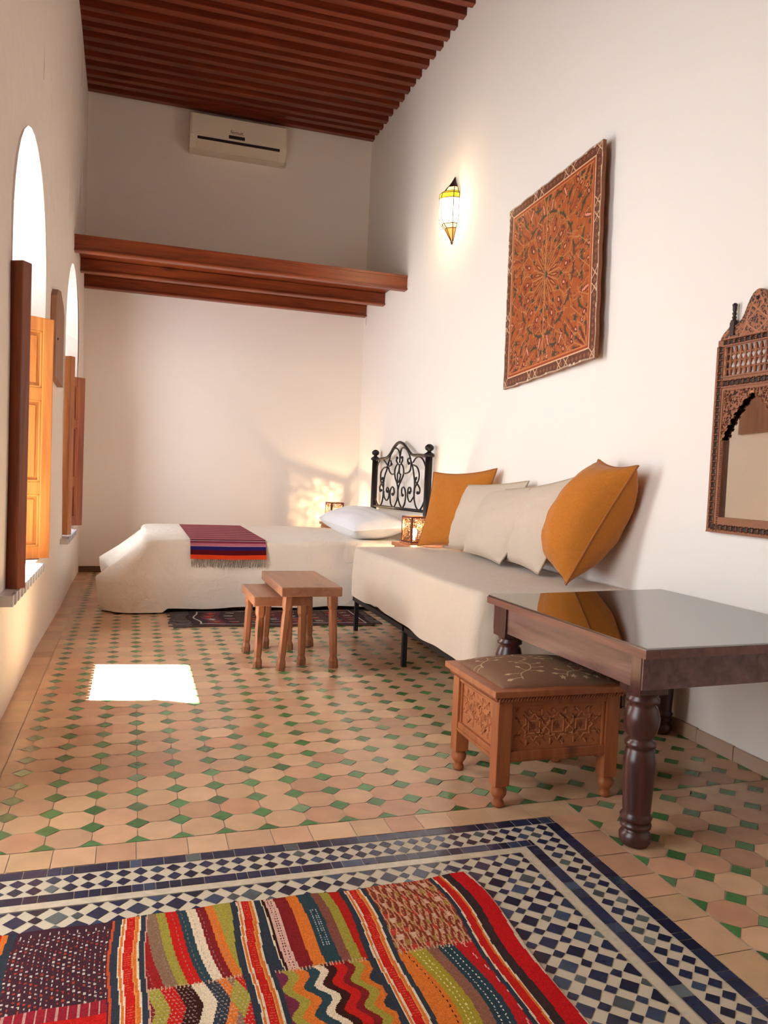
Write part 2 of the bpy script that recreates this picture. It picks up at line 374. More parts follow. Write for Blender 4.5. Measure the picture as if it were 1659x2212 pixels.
# ------------------------------------------------------------------ floor: every tile a face, all of it one surface
XF0, XF1, YT = -.412, 1.447, 2.335
LX, LY, DX, DY = .128, .122, .037, .037
mb = MB(); cols = []
def tile(poly, mi, c, tilt=.0006, z=0.):
    poly = [p for p in poly]
    if len(poly) < 3: return
    cx = sum(p[0] for p in poly)/len(poly); cy = sum(p[1] for p in poly)/len(poly)
    tx, ty = random.gauss(0, tilt*6), random.gauss(0, tilt*6)
    mb.add([(p[0], p[1], z+(p[0]-cx)*tx+(p[1]-cy)*ty) for p in poly], [tuple(range(len(poly)))], mi); cols.append(c)
def shrink(poly, g):
    cx = sum(p[0] for p in poly)/len(poly); cy = sum(p[1] for p in poly)/len(poly); out = []
    for x, y in poly:
        d = hypot(x-cx, y-cy) or 1; out.append((cx+(x-cx)*(1-g/d), cy+(y-cy)*(1-g/d)))
    return out
def terra():
    a = random.random(); k = random.uniform(.86, 1.12); c1 = (.58, .365, .215); c2 = (.50, .265, .155)
    if random.random() < .3: c2 = (.58, .37, .20)
    return tuple((c1[i]*(1-a)+c2[i]*a)*k for i in range(3))
def green():
    k = random.uniform(.65, 1.3); g = (.065, .185, .055) if random.random() < .8 else (.13, .22, .10); return tuple(v*k for v in g)
def blue():
    k = random.uniform(.6, 1.35); r = random.random()
    c = (.018, .024, .055) if r < .75 else ((.04, .06, .10) if r < .92 else (.09, .11, .11)); return tuple(v*k for v in c)
def cream():
    k = random.uniform(.92, 1.08); return (.58*k, .50*k, .38*k)
mb.add([(XL-.5, YF, -.0025), (XR+.1, YF, -.0025), (XR+.1, YB+.1, -.0025), (XL-.5, YB+.1, -.0025)], [(0, 1, 2, 3)], 2); cols.append((.45, .33, .22))
def field(x0, x1, y0, y1, ox, oy):
    i0 = int((x0-ox)/LX)-2; i1 = int((x1-ox)/LX)+2; j0 = int((y0-oy)/LY)-2; j1 = int((y1-oy)/LY)+2
    for i in range(i0, i1):
        for j in range(j0, j1):
            cx, cy = ox+i*LX, oy+j*LY; jx, jy = random.gauss(0, .0012), random.gauss(0, .0012)
            p = shrink([(cx-DX+jx, cy+jy), (cx+jx, cy-DY+jy), (cx+DX+jx, cy+jy), (cx+jx, cy+DY+jy)], .002)
            tile(clip(p, x0, x1, y0, y1), 1, green())
            p = [(cx+DX, cy), (cx+LX-DX, cy), (cx+LX, cy+DY), (cx+LX, cy+LY-DY), (cx+LX-DX, cy+LY), (cx+DX, cy+LY), (cx, cy+LY-DY), (cx, cy+DY)]
            tile(clip(shrink(p, .0012), x0, x1, y0, y1), 0, terra())
field(XF0, XR, YT, YB, -.218, YT)
field(XF1+.0, XR, -.2, YT-.003, 1.448, 1.781)
# plain tile strips
y = -.2
while y < YB:
    L_ = random.uniform(.11, .17); tile([(XL-.02, y), (XF0-.003, y), (XF0-.003, y+L_-.003), (XL-.02, y+L_-.003)], 0, terra()); y += L_
x = XF0
while x < XF1:
    L_ = min(random.uniform(.10, .15), XF1-x); tile([(x, 2.226), (x+L_-.003, 2.226), (x+L_-.003, YT-.003), (x, YT-.003)], 0, terra()); x += L_
y = YT-.11
while y > -.2:
    L_ = random.uniform(.11, .16); tile([(1.333, y-L_+.003), (XF1-.003, y-L_+.003), (XF1-.003, y), (1.333, y)], 0, terra()); y -= L_
XM0, YM0 = XF0, .2
mb.add([(XM0, YM0, -.0015), (1.331, YM0, -.0015), (1.331, 2.225, -.0015), (XM0, 2.225, -.0015)], [(0, 1, 2, 3)], 3); cols.append((.5, .45, .35))
def bandtiles(xa, xb, ya, yb, along):
    t = (xa if along == 0 else ya); e = (xb if along == 0 else yb)
    while t < e-.006:
        L_ = random.choice([.03, .035, .06, .085, .04]); t2 = min(t+L_, e)
        tile([(t, ya), (t2-.0022, ya), (t2-.0022, yb), (t, yb)] if along == 0 else [(xa, t), (xb, t), (xb, t2-.0022), (xa, t2-.0022)], 1, blue()); t = t2
bandtiles(XM0, 1.331, 2.184, 2.222, 0); bandtiles(1.291, 1.331, YM0, 2.182, 1)      # outer blue
bandtiles(XM0, 1.19, 2.056, 2.090, 0); bandtiles(1.154, 1.19, YM0, 2.054, 1)          # inner blue
def rough(p, a=.0016): return [(x+random.uniform(-a, a), y+random.uniform(-a, a)) for x, y in p]
S = .0436; h_ = .0195
for i in range(-60, 60):
    for r in range(2):
        tx = 1.265+i*S
        if XM0 < tx < 1.29:
            cy = 2.159-r*S
            if tx < 1.20 or True: tile(rough([(tx-h_, cy), (tx, cy-h_), (tx+h_, cy), (tx, cy+h_)]), 1, blue())
        ty = 2.159-S*2-i*S
        if YM0 < ty < 2.10:
            cx = 1.264-r*S; tile(rough([(cx-h_, ty), (cx, ty-h_), (cx+h_, ty), (cx, ty+h_)]), 1, blue())
def cream_strip(xa, xb, ya, yb): tile([(xa, ya), (xb, ya), (xb, yb), (xa, yb)], 1, (.53, .45, .33))
cream_strip(XM0, 1.15, 2.024, 2.053); cream_strip(1.122, 1.15, YM0, 2.022)
Pd, A_ = .0662, .0405
for i in range(-60, 60):
    for j in range(-60, 60):
        for kk in range(2):
            a0, wa = (i*Pd, A_) if kk == 0 else (i*Pd+A_, Pd-A_)
            b0, wb = (j*Pd, A_) if kk == 0 else (j*Pd+A_, Pd-A_)
            g = .0013; pp = [(a0+g, b0+g), (a0+wa-g, b0+g), (a0+wa-g, b0+wb-g), (a0+g, b0+wb-g)]
            q = [((p+r)/sqrt(2)+1.067-A_/sqrt(2), (p-r)/sqrt(2)+1.413) for p, r in pp]
            if max(p[0] for p in q) < XM0 or min(p[0] for p in q) > 1.12 or min(p[1] for p in q) > 2.02 or max(p[1] for p in q) < .9: continue
            tile(clip(rough(q, .0018), XM0, 1.119, .9, 2.021), 1, blue())
flo = mb.build('floor', [MT['terra'], MT['glaze'], MT['grout'], MT['whitegrout']], colors=cols); tag(flo, kind='structure')
# baseboards
mb = MB(); y = YF
while y < YB: L_ = random.uniform(.16, .24); mb.box((XR-.012-random.uniform(0, .003), y, 0), (XR+.001, min(y+L_-.003, YB), .062+random.uniform(-.004, .004)), 0, .002); y += L_
tag(mb.build('baseboard_right', MT['base']), kind='structure')
mb = MB(); x = XL
while x < XR: L_ = random.uniform(.16, .24); mb.box((x, YB-.014, 0), (min(x+L_-.003, XR), YB+.001, .06), 0, .002); x += L_
tag(mb.build('baseboard_back', plaster('baseboard_dark', (.20, .12, .08, 1), (.13, .07, .05, 1))), kind='structure')
# window sills
def sill(y0, y1, z0, z1, xi, num):
    mb = MB(); cols = []; n = int((y1-y0)/.05)
    mb.box((XO, y0, z0), (xi-.012, y1, z1-.004)); cols += [(.62, .60, .58)]*6
    for k in range(n):
        a = y0+(y1-y0)*k/n; c_ = (y0+(y1-y0)*(k+1)/n)-.003; cc = (.30, .33, .40) if k % 2 else (.62, .63, .66)
        mb.box((xi-.012, a, z0), (xi+.002*(k % 2), c_, z1)); cols += [cc]*6
        mb.box((xi-.10, a, z1-.004), (xi-.014, c_, z1)); cols += [(.66, .65, .64)]*6
    o = mb.build('window_sill', MT['sill'], bpy.data.objects['window_%d' % num], colors=cols)
sill(3.45, 4.58, .50, .545, -.455, 2); sill(6.15, 7.05, .49, .53, -.45, 3)

# ------------------------------------------------------------------ shutters
def shutter(tip, ang, wd, z0, z1, mat, label, th=.042, edge=None):
    """tip: free edge (x,y); leaf runs outward at ang (radians from -x)"""
    d = Vector((-cos(ang), sin(ang), 0)); nrm = Vector((d.y, -d.x, 0)) 
    r = thing('window_shutter', label, 'shutter', (tip[0], tip[1], z0), 'wooden shutters in the left wall')
    def T(p): q = Vector((tip[0], tip[1], 0))+d*p[0]+nrm*p[1]; return (q.x, q.y, p[2])
    s_ = .065; hh = z1-z0; f = MB()
    f.box((0, -th/2, z0), (s_, th/2, z1), 0, .006, T); f.box((wd-s_, -th/2, z0), (wd, th/2, z1), 0, .006, T)
    zc = [z0, z0+.30*hh, z0+.70*hh, z1-.0]
    rails = [(z0, z0+.07), (z0+.27*hh, z0+.27*hh+.07), (z0+.66*hh, z0+.66*hh+.07), (z1-.075, z1)]
    for a, b_ in rails: f.box((s_-.003, -th/2+.002, a), (wd-s_+.003, th/2-.002, b_), 0, .003, T)
    f.build('frame', mat, r)
    for (a, b_), (c_, e_) in zip(rails[:-1], rails[1:]):
        p = MB(); p.box((s_-.004, -.006, b_-.003), (wd-s_+.004, .006, c_+.003), 0, 0, T)
        m_ = .028; p.box((s_+m_, -.013, b_+m_), (wd-s_-m_, .013, c_-m_), 0, .006, T)
        for sd in (-1, 1):
            q = sd*.014
            for A, B in (((s_, q-.004, b_), (s_+.012, q+.004, c_)), ((wd-s_-.012, q-.004, b_), (wd-s_, q+.004, c_)), ((s_, q-.004, b_), (wd-s_, q+.004, b_+.012)), ((s_, q-.004, c_-.012), (wd-s_, q+.004, c_))):
                p.box(A, B, 0, .003, T)
        p.build('panel', mat, r)
    for zz in (z0+.09, z1-.09): MB().tube([T((wd+.004, th/2, zz-.03)), T((wd+.004, th/2, zz+.03))], .008).build('hinge', MT['brass'], r)
    return r
shutter((-.451, 3.655), radians(30), .46, .541, 1.934, MT['shutd'], 'nearest wooden shutter, dark brown, edge-on at the left edge of the photo', .06)
shutter((-.467, 4.895), radians(-33), .44, .537, 1.903, MT['shut'], 'honey-coloured panelled shutter with three panels lit by the nearer window')
shutter((-.456, 6.33), radians(30), .46, .545, 1.885, MT['shut'], 'slim brown shutter on the near side of the far window', .055)
shutter((-.449, 7.56), radians(-33), .44, .528, 1.85, MT['shutd'], 'dark reddish shutter on the far side of the far window, next to the back corner')
# arched wooden board on the left wall, seen almost edge-on (and in the mirror)
out = [(5.22, 1.62), (5.78, 1.60), (5.78, 2.08), (5.70, 2.13), (5.5, 2.19), (5.30, 2.16), (5.22, 2.11)]
r = thing('wall_board', 'thin arched brown wooden board fixed to the left wall above the shutter', 'wall board', (XL, 5.5, 1.6))
MB().prism(out, 0, XL-.005, XL+.034).build('board', wood('board_wood', (.36, .19, .11, 1), (.22, .10, .06, 1), 2, .6), r)
MB().lathe((XL+.034, 5.32, 1.86), [(.006, 0), (.008, .004), (.003, .007)], 8, 0, 0).build('nail', MT['darkwood'], r)

# ------------------------------------------------------------------ loft of three joists
r = thing('wooden_loft', 'reddish wooden loft shelf spanning the far end of the room under the air conditioner', 'loft shelf', (XL, 6.93, 2.8))
for yy, zz in ((6.93, 2.812), (7.60, 2.803), (8.26, 2.806)):
    MB().box((XL-.004, yy, zz), (XR+.0, yy+.07, zz+.118), 0, .004).build('joist', MT['loft'], r)
    MB().box((XL-.004, yy-.016, zz+.002), (XR, yy-.001, zz+.018), 0, .003).build('moulding', MT['loft'], r)
MB().box((XL-.004, 6.925, 2.925), (XR, YB-.002, 2.947)).build('planks', MT['loft'], r)
MB().tube(smooth_path([(XR-.01, 8.22, 2.80), (XR-.02, 8.21, 2.76), (XR-.014, 8.22, 2.71)]), .003, 6).build('wire_hook', MT['plastic'], r)

# ------------------------------------------------------------------ air conditioner
r = thing('air_conditioner', 'cream split air conditioner high on the back wall below the ceiling', 'air conditioner', (.92, YB, 4.25))
x0, x1 = .437, 1.398; zt, zb = 4.615, 4.262
prof = [(YB+.002, zt), (YB-.17, zt-.004), (YB-.195, zt-.02), (YB-.20, zb+.12), (YB-.185, zb+.06), (YB-.13, zb+.012), (YB-.06, zb), (YB+.002, zb)]
MB().prism(prof, 0, x0, x1).build('casing', MT['plastic'], r)
MB().box((x0+.012, YB-.208, zb+.125), (x1-.012, YB-.196, zt-.025), 0, .005).build('front_panel', MT['plastic'], r)
MB().prism([(YB-.2, zb+.085), (YB-.19, zb+.095), (YB-.15, zb+.025), (YB-.162, zb+.02)], 0, x0+.07, x1-.07).build('louver', MT['plastic2'], r)
MB().box((x0+.07, YB-.206, zb+.09), (x1-.07, YB-.188, zb+.112)).build('air_slot', MT['slot'], r)
MB().box((x0+.375, YB-.214, zb+.132), (x0+.535, YB-.206, zb+.165), 0, .008).build('display', MT['slot'], r)
tx = bpy.data.curves.new('logo', 'FONT'); tx.body = 'femuit'; tx.size = .05; tx.extrude = .0008; tx.align_x = 'CENTER'
to = bpy.data.objects.new('tmp', tx); COL.objects.link(to); bpy.context.view_layer.update()
dg = bpy.context.evaluated_depsgraph_get(); me = bpy.data.meshes.new_from_object(to.evaluated_get(dg)); bpy.data.objects.remove(to)
lo = MB(); lo.add([(x0+.455+v.co.x, YB-.2092, zb+.182+v.co.y) for v in me.vertices], [tuple(p.vertices) for p in me.polygons]); lo.build('logo', MT['darkwood'], r)
MB().tube(smooth_path([(x1-.01, YB-.05, zb+.10), (x1+.02, YB-.04, zb+.05), (x1+.01, YB-.04, zb), (x1-.05, YB-.05, zb-.012)]), .007).build('hose', MT['plastic2'], r)
MB().tube([(x0+.82, YB-.012, zt-.01), (x0+.82, YB-.012, H+.05)], .006).build('cable', MT['plastic2'], r)

# ------------------------------------------------------------------ painted panel on the right wall
def star(n, r1, r2, ph=0): return [((r1 if k % 2 == 0 else r2)*cos(ph+k*pi/n), (r1 if k % 2 == 0 else r2)*sin(ph+k*pi/n)) for k in range(2*n)]
BOOM = [(-1, -.1), (-.75, .28), (-.2, .42), (.0, .75), (.2, .42), (.75, .28), (1, -.1), (.6, .02), (0, .12), (-.6, .02)]
HEX = [(-.5, -.8), (.5, -.8), (.75, 0), (.5, .8), (-.5, .8), (-.75, 0)]
LEAF = [(0, -1), (.35, -.3), (.35, .4), (0, 1), (-.35, .4), (-.35, -.3)]
AW, AH = 1.10, 1.165
R_ = Ras(AW, AH, .0042, (.34, .078, .015)); W0 = (.45, .20, .07); DR = (.12, .016, .008); GR = (.045, .042, .022); PK = (.66, .26, .17); OR = (.52, .19, .045)
nz = RNG.normal(0, 1, (R_.ny//12+2, R_.nx//12+2)); nz = np.kron(nz, np.ones((12, 12)))[:R_.ny, :R_.nx]; R_.c *= (1+.05*nz)[..., None]
cx, cy = .48*AW, .52*AH
for k in range(760):
    q = (random.uniform(.08, AW-.08), random.uniform(.08, AH-.08)); a = atan2(q[1]-cy, q[0]-cx); t = k % 5
    if t == 0: R_.poly(xf(LEAF, q, a-pi/2, .016, .042), (.19, .030, .012))
    elif t == 1: R_.line(q, (q[0]+.06*cos(a+.7), q[1]+.06*sin(a+.7)), .004, W0)
    elif t == 2: R_.line(q, (q[0]+.06*cos(a-.7), q[1]+.06*sin(a-.7)), .004, W0)
    elif t == 3: R_.poly(xf(HEX, q, a, .014, .018), (.16, .022, .010)); R_.poly(xf(HEX, q, a, .006, .009), (.50, .17, .05))
    else: R_.poly(xf(star(5, 1, .45), q, a, .016), (.07, .04, .02))
def sym4(fn):
    for sx in (1, -1):
        for sy in (1, -1): fn(sx, sy)
for k in range(16):
    a = 2*pi*k/16; rr = lambda q, da=0.: (cx+q*cos(a+da)*.92, cy+q*sin(a+da)*1.05)
    R_.line(rr(.02), rr(.17, .0), .006, W0); R_.line(rr(.17), rr(.23, pi/16), .005, W0); R_.line(rr(.17), rr(.23, -pi/16), .005, W0)
    R_.poly(xf(LEAF, rr(.11, pi/16), a+pi/16-pi/2, .030, .062), DR); R_.poly(xf(LEAF, rr(.11, pi/16), a+pi/16-pi/2, .014, .042), OR)
    R_.poly(xf(star(5, 1, .45), rr(.20, pi/16), a, .024), GR)
    R_.poly(xf(HEX, rr(.255), a-pi/2, .022, .026), DR); R_.poly(xf(HEX, rr(.255), a-pi/2, .011, .015), PK)
    R_.line(rr(.23, pi/16), rr(.30, pi/16), .005, W0); R_.line(rr(.30, pi/16), rr(.36, 0), .005, W0); R_.line(rr(.30, -pi/16), rr(.36, 0), .005, W0)
    R_.poly(xf(BOOM, rr(.335, pi/16), a+pi/16-pi/2, .058, .045), GR)
    R_.poly(xf(star(8, 1, .5), rr(.30, 0), a, .017), DR)
R_.poly(xf(star(8, 1, .6), (cx, cy), 0, .03), GR)
def corner(sx, sy):
    ox = cx+sx*.50; oy = cy+sy*.54
    for k in range(16):
        a = 2*pi*k/16; rr = lambda q, da=0.: (ox+q*cos(a+da), oy+q*sin(a+da))
        R_.poly(xf(LEAF, rr(.10, pi/16), a+pi/16-pi/2, .022, .05), DR); R_.line(rr(.02), rr(.15), .005, W0); R_.poly(xf(HEX, rr(.185), a-pi/2, .018, .024), DR); R_.poly(xf(HEX, rr(.185), a-pi/2, .008, .013), PK)
        R_.poly(xf(star(5, 1, .45), rr(.15, pi/16), a, .02), GR); R_.line(rr(.15), rr(.21, pi/16), .005, W0); R_.line(rr(.15), rr(.21, -pi/16), .005, W0)
sym4(corner)
def mids(sx, sy):
    for (px, py, an, t) in [(.12, .43, .1, 0), (.05, .40, -.3, 1), (.20, .42, .5, 1), (.27, .39, 1.0, 0), (.14, .50, .2, 2), (.05, .50, 0, 3), (.42, .10, 1.5, 0), (.45, .20, 1.3, 1), (.41, .27, .9, 0), (.47, .04, 1.4, 3), (.36, .34, .7, 2), (.24, .49, -.2, 3), (.45, .33, .4, 3), (.02, .46, 0, 2), (.40, .02, 0, 2), (.33, .44, .3, 3)]:
        c_ = (cx+sx*px, cy+sy*py); an = an if sx*sy > 0 else pi-an
        if t == 0: R_.poly(xf(BOOM, c_, an, .05, .045), GR)
        elif t == 1: R_.poly(xf(HEX, c_, an, .020, .055), DR); R_.poly(xf(HEX, c_, an, .011, .04), PK)
        elif t == 2: R_.poly(xf(star(5, 1, .4), c_, an, .03), GR)
        else: R_.poly(xf(HEX, c_, an, .022, .026), DR); R_.poly(xf(HEX, c_, an, .010, .013), PK)
    for (a, b_) in [((0, .36), (.10, .58)), ((.10, .36), (0, .58)), ((.36, .12), (.52, 0)), ((.36, 0), (.52, .12)), ((.24, .33), (.36, .44)), ((.30, .26), (.44, .36)), ((.18, .36), (.30, .52)), ((.38, .2), (.52, .26))]:
        R_.line((cx+sx*a[0], cy+sy*a[1]), (cx+sx*b_[0], cy+sy*b_[1]), .005, W0)
sym4(mids)
R_.line((cx-.008, .1), (cx-.008, AH-.1), .006, W0)
E1 = np.minimum(np.minimum(R_.X, AW-R_.X), np.minimum(R_.Y, AH-R_.Y))
R_.put(E1 < .088, (.50, .17, .045)); R_.put(E1 < .078, (.30, .045, .012)); R_.put(E1 < .066, (.66, .42, .24)); R_.put(E1 < .060, (.12, .036, .018))
for sd in range(4):
    L_ = AW if sd % 2 == 0 else AH; n = int(L_/.04)
    for k in range(n):
        t = (k+.5)*L_/n; q = [(t, .03), (AW-.03, t), (t, AH-.03), (.03, t)][sd]
        R_.poly(xf(star(4, 1, .6), q, 0, .013), (.30, .12, .055)); R_.poly(xf(HEX, q, 0, .006), (.14, .05, .02))
    for t in (.03, .33*L_, .40*L_, .66*L_, .73*L_, L_-.03):
        q = [(t, .03), (AW-.03, t), (t, AH-.03), (.03, t)][sd]
        for s1 in (1, -1): R_.line((q[0]-.026, q[1]-.028*s1), (q[0]+.026, q[1]+.028*s1), .006, (.66, .42, .26))
R_.put(E1 < .009, (.42, .30, .20))
ch = RNG.random((R_.ny//5+1, R_.nx//5+1)) < .12; ch = np.kron(ch, np.ones((5, 5), bool))[:R_.ny, :R_.nx]; R_.put(ch & (E1 < .012), (.62, .48, .36))
pc = RNG.random(R_.c.shape[:2]) < .015; R_.c[pc] *= 1.4
def panel_uv(n, m):
    u = np.linspace(0, 1, m+1); v = np.linspace(0, 1, n+1); U, Vv = np.meshgrid(u, v); return U, Vv
U, V_ = panel_uv(R_.ny, R_.nx)
# u: from the far edge (y 4.79) to the near edge (y 3.65); the board leans off the wall at its near side
xx = XR-.034-.035*U; yy = 4.785-1.135*U-.03*(1-V_)*1.0; zz = 1.70+.065*U*(1-V_)+(1.175+.03*U)*V_ - .0
edgew = .0025*np.sin(V_*40)*((U > .99) | (U < .01))+0*U; yy = yy+edgew; zz = zz+.0025*np.sin(U*37)*((V_ > .99) | (V_ < .01))
VV = np.stack([xx, yy, zz], -1)
r = thing('painted_panel', 'large square painted wooden panel with orange geometric star pattern on the right wall', 'wall panel', (XR-.05, 4.2, 1.7))
grid_obj('board', VV, R_.c, MT['painted'], r, (.022, 0, 0), False)
mb = MB()
mb.box((XR-.045, 3.75, 1.80), (XR-.001, 3.80, 2.82)); mb.build('batten', MT['darkwood'], r); mb = MB(); mb.box((XR-.012, 4.6, 1.80), (XR-.001, 4.65, 2.82)); mb.build('batten', MT['darkwood'], r)

# ------------------------------------------------------------------ wall sconce
SY, SX = 5.86, XR
rings = [(3.474, .004, .006), (3.43, .022, .03), (3.385, .052, .062), (3.345, .074, .088), (3.325, .098, .118), (3.285, .102, .124), (3.13, .098, .118), (3.095, .078, .092), (3.065, .056, .064), (2.972, .010, .012), (2.95, .003, .004)]
def hexp(i):
    z, w_, d = rings[i]; return [(SX, SY+w_, z), (SX-d*.75, SY+w_*.8, z), (SX-d, SY+w_*.1, z), (SX-d, SY-w_*.35, z), (SX-d*.4, SY-w_, z), (SX, SY-w_, z)]
r = thing('wall_sconce', 'lit metal lantern sconce with amber and white glass on the right wall', 'wall lamp', (SX, SY, 2.95))
def ringfaces(mbx, i, j, skip=()):
    a, c = hexp(i), hexp(j)
    for k in range(5):
        mbx.add([a[k], a[k+1], c[k+1], c[k]], [(0, 1, 2, 3)])
mc = MB(); ringfaces(mc, 0, 1); ringfaces(mc, 1, 2); mc.add(hexp(2), [(0, 1, 2, 3, 4, 5)]); mc.build('cap', plain('sconce_metal', (.06, .02, .015, 1), .5, .5), r)
def glassring(pairs, mat, name):
    for grp in ([pairs] if pairs[0][1] == pairs[-1][0] or len(pairs) == 1 else [[p] for p in pairs]):
        g = MB()
        for i, j in grp: ringfaces(g, i, j)
        g.build(name, mat, r)
glassring([(2, 3), (7, 8)], emis('sconce_glass_cream', (1, .72, .33, 1), 1.3), 'cream_glass')
glassring([(3, 4), (4, 5)], emis('sconce_glass_yellow', (.95, .62, .03, 1), 1.0), 'yellow_glass')
glassring([(5, 6), (6, 7)], emis('sconce_glass_white', (1, .90, .66, 1), 5.), 'white_glass')
glassring([(8, 9)], emis('sconce_glass_orange', (1, .30, .05, 1), .9), 'orange_glass')
fr_ = MB()
for i in (2, 3, 4, 5, 7, 8): fr_.tube(hexp(i), .0035, 6)
for k in range(6): fr_.tube([hexp(i)[k] for i in range(2, 10)], .0035, 6)
fr_.tube([hexp(9)[2], hexp(10)[2]], .008, 6); fr_.build('lead_frame', MT['brass'], r)
pl = bpy.data.lights.new('sconce_bulb', 'POINT'); pl.energy = 7; pl.color = (1, .72, .40); pl.shadow_soft_size = .05
po = bpy.data.objects.new('sconce_bulb', pl); COL.objects.link(po); po.location = (SX-.20, SY-.02, 3.2)

# ------------------------------------------------------------------ mirror
r = thing('carved_mirror', 'arched mirror in a carved dark wooden frame with a pointed crest', 'mirror', (XR, 2.54, .92))
MY, MZ0 = 2.54, .924; MWd = .42
def my(u): return MY+MWd/2-u       # u measured from the far (left in view) edge
mh = .80; Rm = Ras(MWd, mh, .0018, (.27, .10, .042)); Rm.z[:] = .010
DK = (.018, .008, .006); MX, MYy = Rm.X, Rm.Y
def chain(a, b_, wd, horiz):
    n = int(abs(b_-a)/.028); 
    for k in range(n):
        t = a+(b_-a)*(k+.5)/n; c_ = (t, wd) if horiz else (wd, t)
        for dx, dy in ((-.5, 0), (.5, 0), (0, -.5), (0, .5)):
            q = (c_[0]+dx*.014, c_[1]+dy*.010) if horiz else (c_[0]+dy*.010, c_[1]+dx*.014)
            Rm.poly(xf([(-1, 0), (0, -1), (1, 0), (0, 1)], q, 0, .0072, .0058) if horiz else xf([(-1, 0), (0, -1), (1, 0), (0, 1)], q, 0, .0058, .0072), DK, .004)
        for s1 in (1, -1):
            q = (t+s1*.0095, wd+.0085) if horiz else (wd+.0085, t+s1*.0095); Rm.poly(xf([(-1, 0), (0, -1), (1, 0), (0, 1)], q, 0, .0050), DK, .005)
            q = (t+s1*.0095, wd-.0085) if horiz else (wd-.0085, t+s1*.0095); Rm.poly(xf([(-1, 0), (0, -1), (1, 0), (0, 1)], q, 0, .0050), DK, .005)
# window cut-outs are left open by removing faces
open_ = np.zeros(Rm.c.shape[:2], bool)
zA, zS = 1.489-MZ0, 1.305-MZ0; u0_, u1_ = .060, MWd-.060
inner = (MX > u0_) & (MX < u1_) & (MYy > .060) & (MYy < zS)
half = (MWd/2-u0_); dxx = np.abs(MX-MWd/2)
tt = np.clip((MYy-zS)/(zA-zS), 0, 1); wv = half*(1-tt**1.25)**.75*1.0+.004*np.sign(np.sin(tt*46))
arch_ = (MYy >= zS) & (MYy < zA) & (dxx < np.maximum(wv, 0)); open_ |= inner | arch_
near_ = (MYy >= zS-.0) & (MYy < zA+.012) & (dxx < wv+.010) & ~arch_; 
# carving on the spandrels
sp = (MYy > zS-.03) & (MYy < zA+.02) & (MX > .048) & (MX < MWd-.048) & ~open_
Rm.put(sp, (.25, .085, .035), .007)
for k in range(620):
    q = (random.uniform(.05, MWd-.05), random.uniform(zS, zA+.02)); Rm.poly(xf([(-1, 0), (0, -1), (1, 0), (0, 1)] if k % 2 else [(-1, -.6), (1, -.6), (0, 1)], q, random.random()*3, random.uniform(.003, .006)), DK if k % 3 else (.40, .15, .06), .003)
Rm.put(near_ & (dxx < wv+.006), (.44, .17, .07), .012)
chain(.01, 1.70-MZ0, .018, False); chain(.01, 1.70-MZ0, MWd-.018, False); chain(.02, MWd-.02, .018, True); chain(.04, MWd-.04, 1.545-MZ0-.003, True); chain(.03, MWd-.03, 1.712-MZ0, True)
for e in (.036, MWd-.036): Rm.put((np.abs(MX-e) < .0025) & (MYy < 1.70-MZ0), DK, .004)
fr2 = ((MX > .050) & (MX < .060) | (MX < MWd-.050) & (MX > MWd-.060)) & (MYy < zS) & (np.mod(MYy, .008) < .004); Rm.put(fr2, (.20, .07, .03), .006)
# lattice opening
lat = (MX > .045) & (MX < MWd-.045) & (MYy > 1.572-MZ0) & (MYy < 1.69-MZ0); open_ |= lat
n_, m_ = Rm.ny, Rm.nx; U, V_ = panel_uv(n_, m_)
zz = np.zeros((n_+1, m_+1)); zz[:-1, :-1] = Rm.z; zz[-1] = zz[-2]; zz[:, -1] = zz[:, -2]
VV = np.stack([XR-.014-zz, MY+MWd/2-U*MWd, MZ0+V_*mh], -1)
idx = np.arange((n_+1)*(m_+1)).reshape(n_+1, m_+1); keep = ~open_
q = np.stack([idx[:-1, :-1], idx[:-1, 1:], idx[1:, 1:], idx[1:, :-1]], -1)[keep]
mb = MB(); off = VV.reshape(-1, 3); mb.v = [tuple(p) for p in off.tolist()]; mb.f = [tuple(x) for x in q.tolist()]; mb.mi = [0]*len(mb.f); mb.sm = [False]*len(mb.f); cc = list(map(tuple, Rm.c[keep].tolist()))
# shoulders are rounded off by the crest piece; side and bottom edges
def bx(a, b_, c_=(.26, .09, .04)): mb.box(a, b_); cc.extend([c_]*6)
yA, yB = MY+MWd/2, MY-MWd/2
bx((XR, yA, MZ0), (XR-.024, yA+.006, MZ0+.775)); bx((XR, yB-.006, MZ0), (XR-.024, yB, MZ0+.775)); bx((XR, yB-.006, MZ0-.006), (XR-.026, yA+.006, MZ0)); 
bx((XR-.004, yA-.062, MZ0+.058), (XR-.022, yA-.058, zS+MZ0), (.30, .10, .04)); bx((XR-.004, yB+.058, MZ0+.058), (XR-.022, yB+.062, zS+MZ0), (.30, .10, .04)); bx((XR-.004, yB+.058, MZ0+.056), (XR-.022, yA-.058, MZ0+.060), (.30, .10, .04))
bx((XR-.03, yA-.03, 1.694), (XR-.015, yB+.03, 1.700)); bx((XR-.03, yA-.04, 1.522), (XR-.015, yB+.04, 1.527)); bx((XR-.03, yA-.04, 1.564), (XR-.015, yB+.04, 1.570))
mb.build('frame', MT['carved'], r, colors=cc)
MB().box((XR-.006, yB+.03, MZ0+.03), (XR-.001, yA-.03, MZ0+.6)).build('mirror_glass', MT['mirror'], r)
lt = MB(); nlt = 12
for k in range(nlt+1):
    yy_ = yA-.046-(MWd-.092)*k/nlt
    pr = []
    for s_ in range(19): t = s_/18; pr.append((.0035+.0045*abs(sin(t*pi*3)), t*.12))
    lt.lathe((XR-.018, yy_, 1.570), pr, 8)
for zz_ in (1.60, 1.632, 1.662): lt.tube([(XR-.018, yA-.046, zz_), (XR-.018, yB+.046, zz_)], .0045, 6)
